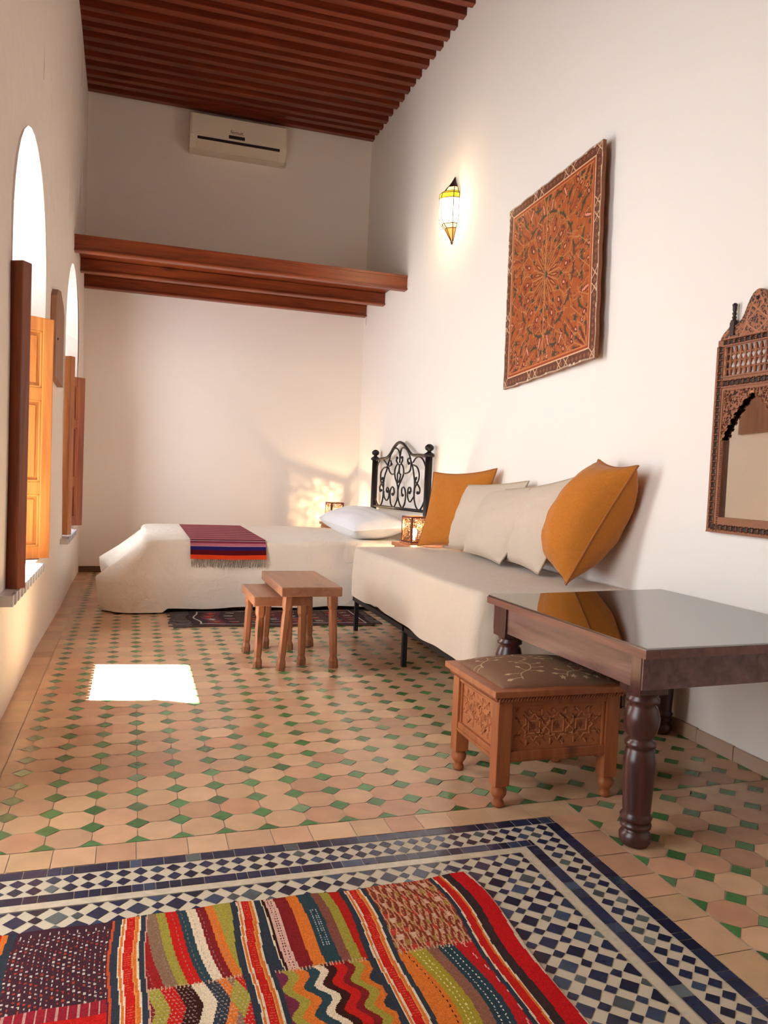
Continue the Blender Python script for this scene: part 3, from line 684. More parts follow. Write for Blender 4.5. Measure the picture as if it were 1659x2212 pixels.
lt.build('lattice', MT['mirrorwood'], r)
bk_ = MB().box((XR-.004, yB+.03, 1.565), (XR, yA-.03, 1.70)); 
# crest
cp = [(-.20, 0), (-.196, .012), (-.185, .025), (-.15, .052), (-.135, .056), (-.12, .052), (-.105, .058), (-.085, .072), (-.07, .095), (-.06, .118), (-.045, .145), (-.03, .165), (-.012, .176), (0, .178)]
cp = cp+[(-x, z) for x, z in cp[::-1][1:]]
Rc = Ras(.42, .185, .002, (.30, .105, .042))
for k in range(900):
    q_ = (random.uniform(.01, .41), random.uniform(.008, .17)); Rc.poly(xf([(-1, -.6), (1, -.6), (0, 1)], q_, random.random()*6, random.uniform(.003, .006)), DK)
for s1 in (1, -1):
    Rc.pl([(.21+s1*.09, 0), (.21+s1*.05, .06), (.21-s1*.03, .12), (.21, .165)], .006, (.40, .15, .065)); Rc.pl([(.21-s1*.02, 0), (.21+s1*.06, .05), (.21+s1*.04, .11)], .006, (.40, .15, .065)); Rc.pl([(.21+s1*.16, 0), (.21+s1*.12, .05), (.21+s1*.2, .01)], .005, (.40, .15, .065))
# crest as a trimmed grid with thickness
cm = MB(); ccol = []
lim = lambda u: np.interp(u-.21, [p[0] for p in cp], [p[1] for p in cp])
nx = Rc.nx
for i in range(nx):
    ua, ub = Rc.w*i/nx, Rc.w*(i+1)/nx; ha, hb = lim(ua), lim(ub); nn = max(1, int(max(ha, hb)/.002))
    for j in range(nn):
        za, zb_ = ha*j/nn, ha*(j+1)/nn; zc, zd = hb*j/nn, hb*(j+1)/nn
        cm.add([(XR-.024, yA-ua, 1.722+za), (XR-.024, yA-ub, 1.722+zc), (XR-.024, yA-ub, 1.722+zd), (XR-.024, yA-ua, 1.722+zb_)], [(0, 1, 2, 3)]); ccol.append(tuple(Rc.c[min(Rc.ny-1, int((ha*(j+.5)/nn)/.185*Rc.ny)), i]))
    cm.add([(XR-.024, yA-ua, 1.722+ha), (XR-.024, yA-ub, 1.722+hb), (XR, yA-ub, 1.722+hb), (XR, yA-ua, 1.722+ha)], [(0, 1, 2, 3)]); ccol.append((.22, .08, .035))
cm.build('crest', MT['carved'], r, colors=ccol)
for s1 in (1, -1):
    fy = MY+s1*.132
    f_ = MB(); f_.box((XR-.03, fy-.012, 1.735), (XR-.008, fy+.012, 1.79)); f_.lathe((XR-.019, fy, 1.79), [(.014, 0), (.014, .006), (.007, .012), (.010, .020), (.006, .026), (.010, .035), (.006, .042), (.009, .050), (.009, .062), (.011, .072), (.005, .078)], 12)
    f_.build('finial', MT['darkwood'], r)
MB().lathe((XR-.024, MY+.004, 1.865), [(.008, 0), (.006, -.006), (.002, -.009)], 10, 0, 0).build('nail', MT['darkwood'], r)

# ------------------------------------------------------------------ double bed
def cover(top, z0f, offf, rad=.04, nper=220, nz=16, wob=None, inner=12):
    """draped cover over rectangle top=(x0,x1,y0,y1,z). z0f(t,P)=hem height, offf(t,P)=outward flare at the hem"""
    x0, x1, y0, y1, zt = top; cs = []; R = rad*2.2
    def per(t):
        L = 2*(x1-x0+y1-y0); s = t*L
        for a, b_, n_ in (((x0, y0), (x1, y0), (0, -1)), ((x1, y0), (x1, y1), (1, 0)), ((x1, y1), (x0, y1), (0, 1)), ((x0, y1), (x0, y0), (-1, 0))):
            l = hypot(b_[0]-a[0], b_[1]-a[1])
            if s <= l: q = (a[0]+(b_[0]-a[0])*s/l, a[1]+(b_[1]-a[1])*s/l); break
            s -= l
        # round the corner
        px = min(max(q[0], x0+R), x1-R); py = min(max(q[1], y0+R), y1-R); d = Vector((q[0]-px, q[1]-py))
        if d.length < 1e-6: d = Vector((0, -1))
        n = d.normalized(); return Vector((px+n.x*R, py+n.y*R)), n
    V = []; cxm, cym = (x0+x1)/2, (y0+y1)/2
    for k in range(nper):
        t = k/nper; p, n = per(t); col = []
        for j in range(inner):   # top, from centre line outward
            f = j/inner; bx_ = min(max(p.x, x0+(y1-y0)/2), x1-(y1-y0)/2) if (x1-x0) > (y1-y0) else cxm; by_ = cym if (x1-x0) > (y1-y0) else min(max(p.y, y0+(x1-x0)/2), y1-(x1-x0)/2)
            q = Vector((bx_+(p.x-bx_)*f, by_+(p.y-by_)*f)); q -= n*rad*f; zz = zt+(wob(q.x, q.y) if wob else 0); col.append((q.x, q.y, zz))
        for j in range(5):
            a = pi/2*(1-j/4); q = p-n*rad+n*rad*cos(a); col.append((q.x, q.y, zt-rad+rad*sin(a)+(wob(q.x, q.y)*(1-j/4) if wob else 0)))
        zh = z0f(t, p); fl = offf(t, p)
        for j in range(1, nz+1):
            f = j/nz; z = (zt-rad)+(zh-(zt-rad))*f; ff = f/.5 if f < .5 else 1-.12*((f-.5)/.5)**1.5; fx, fy = fl; q = p+Vector((fx, fy))*ff; col.append((q.x, q.y, z))
        V.append(col)
    mbx = MB(); m = len(V[0]); vs_ = [p for c_ in V for p in c_]; fs = []
    for k in range(nper):
        k2 = (k+1) % nper
        for j in range(m-1): fs.append((k*m+j, k2*m+j, k2*m+j+1, k*m+j+1)[::-1])
    mbx.add(vs_, fs, 0, True); return mbx
BX0, BX1, BY0, BY1, BZ = .07, 2.20, 6.02, 7.70, .545
bed = thing('double_bed', 'double bed with black wrought-iron scroll headboard against the right wall', 'bed', (1.2, 6.9, 0))
MB().box((BX0+.06, BY0+.06, .24), (BX1+.02, BY1-.06, .50), 0, .04).build('mattress', MT['sheet'], bed)
fb = MB(); fb.box((BX0+.07, BY0+.07, .19), (BX1+.08, BY0+.11, .235)); fb.box((BX0+.07, BY1-.11, .19), (BX1+.08, BY1-.07, .235)); fb.box((BX0+.07, BY0+.07, .19), (BX0+.11, BY1-.07, .235)); fb.build('bed_frame', MT['black'], bed)
for x in (BX0+.09, BX1-.1):
    for y in (BY0+.09, BY1-.09): MB().box((x-.02, y-.02, 0), (x+.02, y+.02, .2)).build('leg', MT['black'], bed)
HBX = 2.29
HC = [[(7.433,1.245),(7.287,1.255),(7.104,1.267),(7.0,1.304),(6.902,1.36),(6.803,1.395),(6.728,1.399),(6.639,1.383),(6.537,1.341),(6.45,1.301),(6.378,1.282),(6.244,1.279),(6.041,1.273)],[(6.728,1.215),(6.728,1.264),(6.747,1.313),(6.822,1.347),(6.899,1.344),(6.986,1.299),(7.032,1.241),(7.052,1.191),(7.018,1.14),(6.947,1.111),(6.855,1.113)],[(7.044,1.182),(6.984,1.191),(6.967,1.207),(6.991,1.237)],[(6.728,1.215),(6.718,1.284),(6.694,1.336),(6.635,1.351),(6.548,1.33),(6.47,1.281),(6.43,1.238),(6.418,1.192),(6.441,1.145),(6.52,1.124),(6.61,1.121)],[(6.479,1.211),(6.511,1.231),(6.49,1.254),(6.443,1.25)],[(7.057,1.224),(7.089,1.161),(7.15,1.096),(7.176,1.031),(7.181,0.967),(7.184,0.889),(7.225,0.822),(7.28,0.798),(7.356,0.812),(7.419,0.857)],[(6.43,1.238),(6.377,1.184),(6.332,1.107),(6.306,1.031),(6.312,0.954),(6.292,0.886),(6.241,0.835),(6.173,0.816),(6.102,0.85),(6.046,0.908)],[(7.435,1.154),(7.369,1.216),(7.258,1.255),(7.154,1.225),(7.08,1.191)],[(6.37,1.219),(6.296,1.257),(6.209,1.265),(6.12,1.237),(6.061,1.185),(6.035,1.148)],[(7.105,1.176),(7.202,1.164),(7.275,1.125),(7.282,1.073),(7.254,1.025),(7.182,0.975)],[(7.231,1.017),(7.199,1.044),(7.211,1.074),(7.238,1.063)],[(6.356,1.197),(6.263,1.177),(6.208,1.128),(6.207,1.079),(6.246,1.04),(6.296,1.001),(6.307,0.954)],[(6.245,1.036),(6.292,1.058),(6.263,1.089),(6.284,1.079)],[(7.252,1.012),(7.298,0.981),(7.285,0.937),(7.251,0.956)],[(6.24,1.037),(6.174,0.997),(6.18,0.959),(6.218,0.958),(6.22,0.973)],[(6.804,1.26),(6.82,1.236),(6.777,1.207),(6.724,1.187),(6.748,1.134),(6.776,1.105),(6.759,1.028)],[(6.666,1.263),(6.65,1.239),(6.689,1.207),(6.73,1.187),(6.722,1.122),(6.688,1.107),(6.723,1.037)],[(6.784,1.207),(6.837,1.174),(6.857,1.133),(6.837,1.08),(6.778,1.028),(6.746,0.98),(6.744,0.919),(6.769,0.865),(6.852,0.807),(6.935,0.832),(6.963,0.889),(6.965,0.952),(6.917,0.991),(6.862,0.976),(6.85,0.939),(6.886,0.913),(6.902,0.933)],[(6.683,1.207),(6.631,1.183),(6.607,1.147),(6.614,1.103),(6.669,1.054),(6.713,1.013),(6.744,0.959),(6.72,0.879),(6.623,0.811),(6.554,0.843),(6.527,0.907),(6.541,0.966),(6.587,0.998),(6.634,0.983),(6.635,0.943),(6.602,0.924)],[(7.164,0.946),(7.15,0.895),(7.075,0.859),(7.01,0.887),(7.003,0.938),(7.036,0.979),(7.077,0.974),(7.08,0.944),(7.045,0.941)],[(6.314,0.924),(6.405,0.875),(6.468,0.91),(6.475,0.96),(6.456,0.996),(6.409,0.998),(6.394,0.967),(6.427,0.954)],[(7.458,0.789),(6.044,0.81)]]
hb = bpy.data.objects.new('headboard', None); COL.objects.link(hb); hb.parent = bed; hb.location = Vector((HBX, 6.74, .3))-WL[bed.name]; WL[hb.name] = Vector((HBX, 6.74, .3))
def hp(c_): return smooth_path([(HBX, y, z) for y, z in c_], 7)
MB().tube(hp(HC[0]), .014, 8).build('top_rail', MT['iron'], hb)
MB().tube([(HBX, 7.46, .79), (HBX, 6.02, .812)], .013, 8).build('bottom_rail', MT['iron'], hb)
sc_ = MB()
for c_ in HC[1:-1]: sc_.tube(hp(c_), .0075, 6); q = c_[0] if False else c_[-1]
for q in [(6.967, 1.203), (6.804, 1.26), (6.666, 1.263), (6.479, 1.211), (7.238, 1.063), (7.251, .95), (6.284, 1.079), (6.222, .96), (6.895, .925), (6.608, .925), (7.05, .944), (6.425, .955)]:
    sc_.lathe((HBX, q[0], q[1]-.014), [(.004, 0), (.013, .008), (.013, .02), (.004, .028)], 8)
sc_.build('scrollwork', MT['iron'], hb)
for y, z in ((7.485, 1.275), (5.99, 1.295)):
    MB().lathe((HBX, y, 0), [(.03, 0), (.03, z-.03)], 16).build('post', MT['iron'], hb)
    MB().lathe((HBX, y, z-.035), [(.03, 0), (.042, .006), (.046, .016), (.04, .028), (.02, .04), (.016, .05), (.03, .058), (.038, .075), (.034, .09), (.018, .104), (.005, .108)], 16).build('finial', MT['iron'], hb)
def hem(t, p):
    if p.x < BX0+.25 and p.y < BY0+.5: return .012
    return .04+.006*sin(p.x*9)
def flare(t, p):
    f = 0.; e = max(0, 1-(p.x-BX0)/.55)
    fold = .012*sin(p.x*17+1)+.008*sin(p.y*23)
    if p.y < BY0+.1: return (-.27*e**2*(.9), -.055+fold*.8-.02*e)
    if p.x < BX0+.1: return (-.30+.05*sin(p.y*5)+fold, 0)
    if p.y > BY1-.1: return (-.2*e**2, .005+fold*.3)
    return (0.02, 0)
cb = cover((BX0, BX1, BY0, BY1, BZ), hem, flare, .045, 300, 16, lambda x, y: .004*sin(x*6+y*4)+.003*sin(y*11-x*5))
tag(cb.build('bedspread', MT['bedspread']), 'cream quilted bedspread hanging almost to the floor over the double bed', 'bedspread')
# long pillow
def pillow4(BL, BR, TL, TR, th, n=22, pinch=.05, e=.55, sag=0.):
    BL, BR, TL, TR = map(Vector, (BL, BR, TL, TR)); nrm = (BR-BL).cross(TL-BL).normalized(); vs_ = []; cm_ = (BL+BR+TL+TR)/4
    mbx = MB()
    def pos(u, v, s):
        uu = u*2-1; vv = v*2-1
        pu = 1-pinch*(1-vv*vv)*0-pinch*(1-abs(vv)**2)*abs(uu)**3; pv = 1-pinch*(1-abs(uu)**2)*abs(vv)**3
        uu2 = uu*pu; vv2 = vv*pv; a = (uu2+1)/2; b_ = (vv2+1)/2
        p = BL*(1-a)*(1-b_)+BR*a*(1-b_)+TL*(1-a)*b_+TR*a*b_
        bul = ((1-uu*uu)*(1-vv*vv))**e; cr = .004*sin(uu*9+vv*4)*bul+.003*sin(vv*14-uu*6)*bul
        return p+nrm*s*(th/2*bul+cr)
    for s in (1, -1):
        g = [[pos(i/n, j/n, s) for i in range(n+1)] for j in range(n+1)]; vsx = [p for row in g for p in row]
        fs = [(j*(n+1)+i, j*(n+1)+i+1, (j+1)*(n+1)+i+1, (j+1)*(n+1)+i) for j in range(n) for i in range(n)]
        if s < 0: fs = [f[::-1] for f in fs]
        mbx.add(vsx, fs, 0, True)
    rim = [pos(i/n, 0, 0) for i in range(n)]+[pos(1, j/n, 0) for j in range(n)]+[pos(1-i/n, 1, 0) for i in range(n)]+[pos(0, 1-j/n, 0) for j in range(n)]
    return mbx, rim
pb, rim = pillow4((1.74, 7.52, .645), (1.72, 6.12, .63), (2.20, 7.52, .71), (2.20, 6.12, .67), .27, 26, .04, .42)
tag(pb.build('pillow', MT['sheet']), 'long white pillow lying at the head of the double bed', 'pillow')
# striped throw over the front edge of the bed
def throw():
    x0, x1 = .415, .985; pathp = [(7.60, BZ+.008), (6.9, BZ+.009), (6.3, BZ+.009), (6.09, BZ+.010), (6.035, BZ-.0), (6.012, BZ-.035), (6.0, .48), (5.975, .41)]
    P = smooth_path([(0, a, b_) for a, b_ in pathp], 12); ds = [0]
    for a, b_ in zip(P[:-1], P[1:]): ds.append(ds[-1]+(b_-a).length)
    tot = ds[-1]; nS = 700; nX = 60; V = np.zeros((nS+1, nX+1, 3)); cols_ = np.zeros((nS, nX, 3))
    ya = np.interp(np.linspace(0, tot, nS+1), ds, [p.y for p in P]); za = np.interp(np.linspace(0, tot, nS+1), ds, [p.z for p in P])
    fromhem = tot-np.linspace(0, tot, nS+1)
    for i in range(nS+1):
        k_ = np.linspace(0, 1, nX+1); hang = max(0, 1-fromhem[i]/.14)
        V[i, :, 0] = x0+(x1-x0)*k_+.05*0; V[i, :, 1] = ya[i]-.006*np.sin(k_*14)*hang-.012*hang; V[i, :, 2] = za[i]+.004*np.sin(k_*5+2)*hang
    bands = [(.034, (.62, .055, .012)), (.036, (.085, .006, .010)), (.030, (.022, .014, .10)), (.004, (.50, .40, .45)), (.020, (.40, .13, .17)), (.016, (.22, .035, .06)), (.004, (.08, .01, .03)), (.008, (.50, .32, .33))]
    pal = [(.07, .008, .02), (.36, .10, .12), (.30, .06, .09), (.42, .17, .18), (.14, .02, .05), (.48, .30, .28), (.26, .05, .08)]
    d = 0; edges = []
    for wd_, c_ in bands: edges.append((d, d+wd_, c_)); d += wd_
    k = 0
    while d < tot+.1: wd_ = [.02, .03, .012, .045, .016, .02, .035][k % 7]; edges.append((d, d+wd_, pal[(k*3) % 7])); d += wd_; k += 1
    fh = (fromhem[:-1]+fromhem[1:])/2
    for a, b_, c_ in edges: cols_[(fh >= a) & (fh < b_)] = c_
    r = thing('woven_throw', 'red, purple and blue striped woven throw with fringe laid over the bed', 'throw', (.7, 6.0, .4))
    grid_obj('cloth', V, cols_, MT['kilim'], r, None)
    f = MB()
    for k in range(46):
        x = x0+(x1-x0)*(k+.5)/46; dx = random.uniform(-.014, .014); l = random.uniform(.05, .066)
        f.tube([(x, 5.961, .412), (x+dx*.4, 5.956, .412-l*.5), (x+dx, 5.957, .412-l)], [.003, .0035, .0028], 5)
    tag(f.build('fringe', MT['fringe'], r), kind='stuff')
throw()

# ------------------------------------------------------------------ daybed
DX0, DX1, DY0, DY1, DZ = 1.49, 2.335, 3.17, 5.33, .585
db = thing('daybed', 'low daybed on a thin black metal frame along the right wall', 'daybed', (1.9, 4.2, 0))
MB().box((DX0+.03, DY0+.03, .26), (DX1-.02, DY1-.03, .55), 0, .05).build('mattress', MT['linen'], db)
f_ = MB()
for a, b_ in (((DX0+.005, DY0+.04, .205), (DX0+.03, DY1-.04, .235)), ((DX1-.04, DY0+.04, .205), (DX1-.015, DY1-.04, .235)), ((DX0+.005, DY0+.04, .205), (DX1-.015, DY0+.065, .235)), ((DX0+.005, DY1-.065, .205), (DX1-.015, DY1-.04, .235)), ((DX0+.005, 4.19, .205), (DX1-.015, 4.215, .235))): f_.box(a, b_)
f_.build('metal_frame', MT['black'], db)
for y in (DY0+.10, 4.205, DY1-.10):
    for x in (DX0+.018, DX1-.028): MB().box((x-.014, y-.014, 0), (x+.014, y+.014, .21), 0, .002).build('leg', MT['black'], db)
def hem2(t, p): return .248+.012*sin(p.y*3.1)+.006*sin(p.y*11)+(.02 if p.x > 2.2 else 0)+(-.02 if p.y < DY0+.1 else 0)
def fl2(t, p):
    fold = .005*sin(p.y*19)+.004*sin(p.y*7+1)
    if p.x < DX0+.06: return (-.012+fold, .0)
    if p.y < DY0+.06: return (0, -.02-.014*abs(sin(p.x*9)))
    if p.x > DX1-.06: return (.002, 0)
    return (0, .01)
cb = cover((DX0, DX1, DY0, DY1, DZ), hem2, fl2, .03, 300, 14, lambda x, y: .003*sin(y*5+x*7))
dc = tag(cb.build('daybed_cover', MT['sofa']), 'beige linen cover stretched over the daybed with folded corner', 'cover')
# cushions
def cushion(pts, th, mat, pipe, label, cat='cushion', pinch=.05):
    BL, BR, TL, TR = map(Vector, pts); mbx, rim = pillow4(BL, BR, TL, TR, th, 24, pinch)
    r = thing('cushion', label, cat, tuple(BL), 'cushions leaning against the wall on the daybed')
    mbx.build('cushion_cover', mat, r); MB().tube(rim, .0055, 6, 0, True).build('piping', pipe, r); return r
cushion([(1.97, 5.30, .60), (2.24, 4.86, .60), (2.06, 5.28, 1.135), (2.30, 4.74, 1.175)], .13, MT['mustard'], MT['mustpipe'], 'mustard orange cushion at the far end of the daybed beside the lantern', pinch=.10)
cushion([(2.115, 5.17, .60), (2.235, 4.60, .60), (2.17, 4.93, 1.055), (2.295, 4.28, 1.10)], .19, MT['linen'], MT['linpipe'], 'cream cushion next to the far orange cushion')
cushion([(2.125, 4.83, .61), (2.085, 4.20, .60), (2.20, 4.66, 1.03), (2.285, 3.88, 1.095)], .21, MT['linen'], MT['linpipe'], 'middle cream cushion, between two other cream cushions')
cushion([(2.145, 4.24, .62), (2.09, 3.74, .60), (2.21, 4.10, 1.06), (2.29, 3.58, 1.165)], .19, MT['linen'], MT['linpipe'], 'cream cushion leaning behind the big near orange cushion')
cushion([(2.19, 3.80, .66), (2.045, 3.38, .597), (2.25, 3.47, 1.225), (2.245, 3.13, 1.195)], .36, MT['mustard'], MT['mustpipe'], 'big plump mustard orange cushion at the near end of the daybed', pinch=.09)

# ------------------------------------------------------------------ nightstands and lanterns
def nightstand():
    x0, x1, y0, y1, z = 1.965, 2.34, 5.42, 5.89, .575
    r = thing('nightstand', 'small reddish wooden nightstand between the daybed and the double bed', 'nightstand', (2.15, 5.65, 0), 'wooden nightstands beside the bed')
    MB().box((x0, y0, z-.028), (x1, y1, z), 0, .004).build('tabletop', MT['night'], r)
    b_ = MB(); b_.box((x0+.02, y0+.02, z-.15), (x1-.02, y1-.02, z-.028)); b_.build('body', MT['night'], r)
    d = MB().box((x0+.008, y0+.05, z-.14), (x0+.022, y1-.05, z-.04), 0, .003).build('drawer', MT['night'], r)
    WL[d.name] = WL[r.name]; MB().lathe((x0+.008, (y0+y1)/2, z-.09), [(.006, 0), (.006, -.01), (.012, -.016), (.008, -.024)], 12, 0, 0).build('knob', MT['brass'], d)
    for x in (x0+.035, x1-.035):
        for y in (y0+.035, y1-.035): MB().box((x-.018, y-.018, 0), (x+.018, y+.018, z-.15), 0, .003).build('leg', MT['night'], r)
    MB().box((x0+.03, y0+.03, .16), (x1-.03, y1-.03, .18)).build('shelf', MT['night'], r)
    return r
ns = nightstand()
copy_thing(ns, (-.06, 2.30, -.01), 'small reddish wooden nightstand in the far corner behind the bed').location.z = -0.0
def lantern():
    cx_, cy_, z0 = 2.085, 5.70, .575; s = .066; H_ = .215
    r = thing('table_lantern', 'glowing pierced metal lantern on the nightstand beside the orange cushion', 'lantern', (cx_, cy_, z0), 'pierced metal lanterns')
    A = radians(12)
    def T(p): return (cx_+p[0]*cos(A)-p[1]*sin(A), cy_+p[0]*sin(A)+p[1]*cos(A), z0+p[2])
    MB().box((-s-.016, -s-.016, 0), (s+.016, s+.016, .014), 0, .003, T).build('base', MT['night'], r)
    f = MB()
    for a in (-s, s):
        for b_ in (-s, s): f.box((a-.007, b_-.007, .014), (a+.007, b_+.007, H_), 0, 0, T)
        for zz_ in (.014, H_-.012):
            f.box((a-.006, -s, zz_), (a+.006, s, zz_+.012), 0, 0, T); f.box((-s, a-.006, zz_), (s, a+.006, zz_+.012), 0, 0, T)
    f.build('frame', plain('lantern_frame', (.17, .05, .025, 1), .4, .4), r)
    for sd in range(4):
        g = MB()
        def Q(u, v): return [(u, -s, v), (u, s, v), (-s, u, v), (s, u, v)][sd]
        for k in range(9): g.tube([T(Q(-s+(k+.5)*2*s/9+.004*sin(v_*9+k), .026+v_*(H_-.04))) for v_ in np.linspace(0, 1, 9)], .0017, 4)
        for k in range(15):
            zz_ = .03+k*(H_-.045)/14; g.tube([T(Q(-s+u_*2*s, zz_+.005*sin(u_*19+k*2.2))) for u_ in np.linspace(0, 1, 13)], .0016, 4)
        for k in range(10):
            c0 = (random.uniform(-s*.7, s*.7), random.uniform(.04, H_-.03)); g.tube([T(Q(c0[0]+.011*cos(t), c0[1]+.011*sin(t))) for t in np.linspace(0, 5.2, 9)], .002, 4)
        g.build('pierced_panel', MT['brass'], r)
    bl = MB(); bl.lathe(T((0, 0, .03)), [(.009, 0), (.010, .02), (.020, .045), (.024, .062), (.018, .08), (.006, .09)], 14); bl.build('bulb', emis('lantern_bulb', (1, .66, .28, 1), 45.), r)
    l = bpy.data.lights.new('lantern_light', 'POINT'); l.energy = 11; l.color = (1, .68, .36); l.shadow_soft_size = .007
    lo_ = bpy.data.objects.new('lantern_light', l); COL.objects.link(lo_); lo_.location = Vector(T((0, 0, .14)))
    l2 = bpy.data.objects.new('lantern_light', l); COL.objects.link(l2); l2.location = Vector(T((0, 0, .14)))+Vector((-.065, 2.30, 0))
    return r
la = lantern()
copy_thing(la, (-.065, 2.30, 0), 'glowing pierced metal lantern in the far corner behind the pillow')

# ------------------------------------------------------------------ stools
def stool(fx, z, ovx, label, seat):
    """fx: four feet (x,y); seat = x0,x1,y0,y1"""
    x0, x1, y0, y1 = seat
    r = thing('wooden_stool', label, 'stool', ((x0+x1)/2, (y0+y1)/2, 0), 'rustic wooden stools')
    MB().box((x0, y0, z-.052), (x1, y1, z), 0, .007).build('seat', MT['stooltop'], r)
    for (lx, ly), (tx_, ty_) in zip(fx, ((x0+.045, y0+.045), (x1-.045, y0+.045), (x0+.045, y1-.045), (x1-.045, y1-.045))):
        l = MB(); w0 = .024; secs = []
        for t, wd_ in ((0, 1.0), (.10, 1.0), (.16, .72), (.22, .82), (.72, .9), (.80, .80), (.86, 1.1), (1, 1.1)):
            cx_ = lx+(tx_-lx)*t; cy_ = ly+(ty_-ly)*t; zz_ = (z-.05)*t; a = w0*wd_; ch_ = a*.45
            secs.append([(cx_-a, cy_-a+ch_, zz_), (cx_-a+ch_, cy_-a, zz_), (cx_+a-ch_, cy_-a, zz_), (cx_+a, cy_-a+ch_, zz_), (cx_+a, cy_+a-ch_, zz_), (cx_+a-ch_, cy_+a, zz_), (cx_-a+ch_, cy_+a, zz_), (cx_-a, cy_+a-ch_, zz_)])
        vs_ = [p for s_ in secs for p in s_]; n = 8; fs = [(i*n+k, i*n+(k+1) % n, (i+1)*n+(k+1) % n, (i+1)*n+k) for i in range(len(secs)-1) for k in range(n)]+[tuple(range(n))[::-1], tuple(range((len(secs)-1)*n, len(secs)*n))]
        l.add(vs_, fs).build('leg', MT['stool'], r)
    return r
stool([(.795, 4.225), (1.103, 4.25), (.80, 4.80), (1.083, 4.80)], .478, 0, 'taller rustic wooden stool in front of the bed, overlapping the lower one', (.765, 1.10, 4.10, 4.80))
stool([(.68, 4.31), (.935, 4.335), (.668, 4.69), (.935, 4.71)], .408, 0, 'lower rustic wooden stool tucked under the taller stool', (.637, .96, 4.22, 4.72))

# ------------------------------------------------------------------ rugs
def wavy(y, ph, am, lam): return am*np.sin(2*pi*y/lam+ph)
def kilim():
    x0, x1, y0, y1 = -.48, .905, .95, 1.925; res = .0027
    R = Ras(x1-x0, y1-y0, res, (.2, .02, .02)); X = R.X+x0; Y = R.Y+y0; C_ = R.c
    OR, NV, CR, RD, MR, OL, TP, BR, TL, PKc = (.62, .17, .030), (.035, .045, .062), (.70, .60, .44), (.50, .018, .014), (.20, .018, .020), (.33, .30, .05), (.24, .15, .095), (.045, .015, .012), (.030, .060, .075), (.62, .40, .33)
    YR = 1.635-(X-.1)*.0; A = Y > YR
    wob = .004*np.sin(Y*17+X*3); Xd = X-wob
    def seg(a, b_, c_, m=None):
        k = (Xd >= a) & (Xd < b_)
        if m is not None: k &= m
        C_[k] = c_
    seg(-.5, -.31, TL); seg(-.31, -.263, RD); seg(-.263, -.249, OR); seg(-.249, -.231, NV)
    seg(-.231, -.025, (.060, .025, .035)); 
    k = (Xd > -.231) & (Xd < -.028); ga = np.floor((Xd+.02*Y)/.0105); gb = np.floor(Y/.0135+.5*(ga % 2)); fx = np.mod((Xd+.02*Y)/.0105, 1); fy = np.mod(Y/.0135+.5*(ga % 2), 1)
    dots = (fx > .32) & (fx < .68) & (fy > .25) & (fy < .75) & (np.mod(ga*3+gb*5, 7) < 5.5) & (Y < 1.895); kk = k & A & dots; C_[kk] = (.55, .50, .46)
    kk2 = k & A & dots & (np.mod(ga+gb*2, 5) < 1.5); C_[kk2] = (.36, .06, .04)
    tick = k & (Y > 1.897) & (Y < 1.91) & (np.mod(X, .02) < .003); C_[tick] = (.6, .55, .5)
    seg(-.231, -.028, RD, (Y <= YR)); kd = k & (Y <= YR) & (Y > YR-.04); C_[kd] = (.28, .02, .035); C_[kd & (np.mod(X, .02) < .004)] = (.5, .3, .25)
    def redband(a, w=1., left=True):
        seg(a, a+.015, NV); seg(a+.015, a+.018, CR); seg(a+.018, a+.023, OR); seg(a+.023, a+.027, CR); seg(a+.027, a+.046, RD); seg(a+.046, a+.049, (.62, .30, .08)); seg(a+.049, a+.055, OR); seg(a+.055, a+.060, CR); seg(a+.060, a+.071, NV)
        kk = (Xd > a+.029) & (Xd < a+.044) & (np.mod(Y, .008) < .0022) & (RNG.random(X.shape) < .6); C_[kk] = (.62, .10, .06)
    seg(-.025, -.019, (.5, .08, .03))
    # section 1: slanting stripes
    sl_ = Xd-(1.93-Y)*.15
    def segs(a, b_, c_, m): k = (sl_ >= a) & (sl_ < b_) & m; C_[k] = c_
    m1 = (Xd > .051) & (Xd < .255) & A
    for a, b_, c_ in [(-.2, .02, MR), (.02, .045, (.30, .02, .02)), (.045, .073, TP), (.073, .094, OL), (.094, .122, RD), (.122, .144, TL), (.144, .167, CR), (.167, .189, MR), (.189, .209, OR), (.209, .26, OL)]: segs(a, b_, c_, m1)
    st = m1 & (np.mod(Y, .017) < .009) & (np.abs(np.mod(sl_-.0215, .0215)-.002) < .0012); C_[st] = C_[st]*.5+np.array((.15, .12, .1))
    seg(.051, .055, (.55, .32, .25))
    m1b = (Xd > .055) & (Xd < .253) & ~A; yy_ = (YR-Y)
    z1 = .018*np.abs(((yy_/.14) % 1)*2-1)
    for a, b_, c_ in [(.055, .085, OL), (.085, .115, RD), (.115, .150, BR), (.150, .178, CR), (.178, .205, NV), (.205, .225, OR), (.225, .24, TP), (.24, .26, RD)]:
        k = m1b & (Xd+z1-.01+.0*Y >= a) & (Xd+z1-.01 < b_); C_[k] = c_
    dm = m1b & (np.abs(Xd-.235)+.35*np.abs(np.mod(yy_, .14)-.07) < .022); C_[dm] = OL
    dd = m1b & (np.mod(X+Y*.5, .009) < .003) & (np.mod(Y, .010) < .005) & ((Xd < .145) | (Xd > .18)); C_[dd] = C_[dd]*.6+np.array((.25, .2, .17))
    redband(-.019); redband(.253)
    # section 2
    sl_ = Xd-(1.93-Y)*.06; m2 = (Xd > .321) & (Xd < .545) & A
    for a, b_, c_ in [(.2, .328, NV), (.328, .331, CR), (.331, .338, BR), (.338, .362, PKc), (.362, .394, MR), (.394, .422, OR), (.422, .459, TL), (.459, .482, (.22, .08, .06)), (.482, .507, OL), (.507, .56, (.42, .02, .014))]: segs(a, b_, c_, m2)
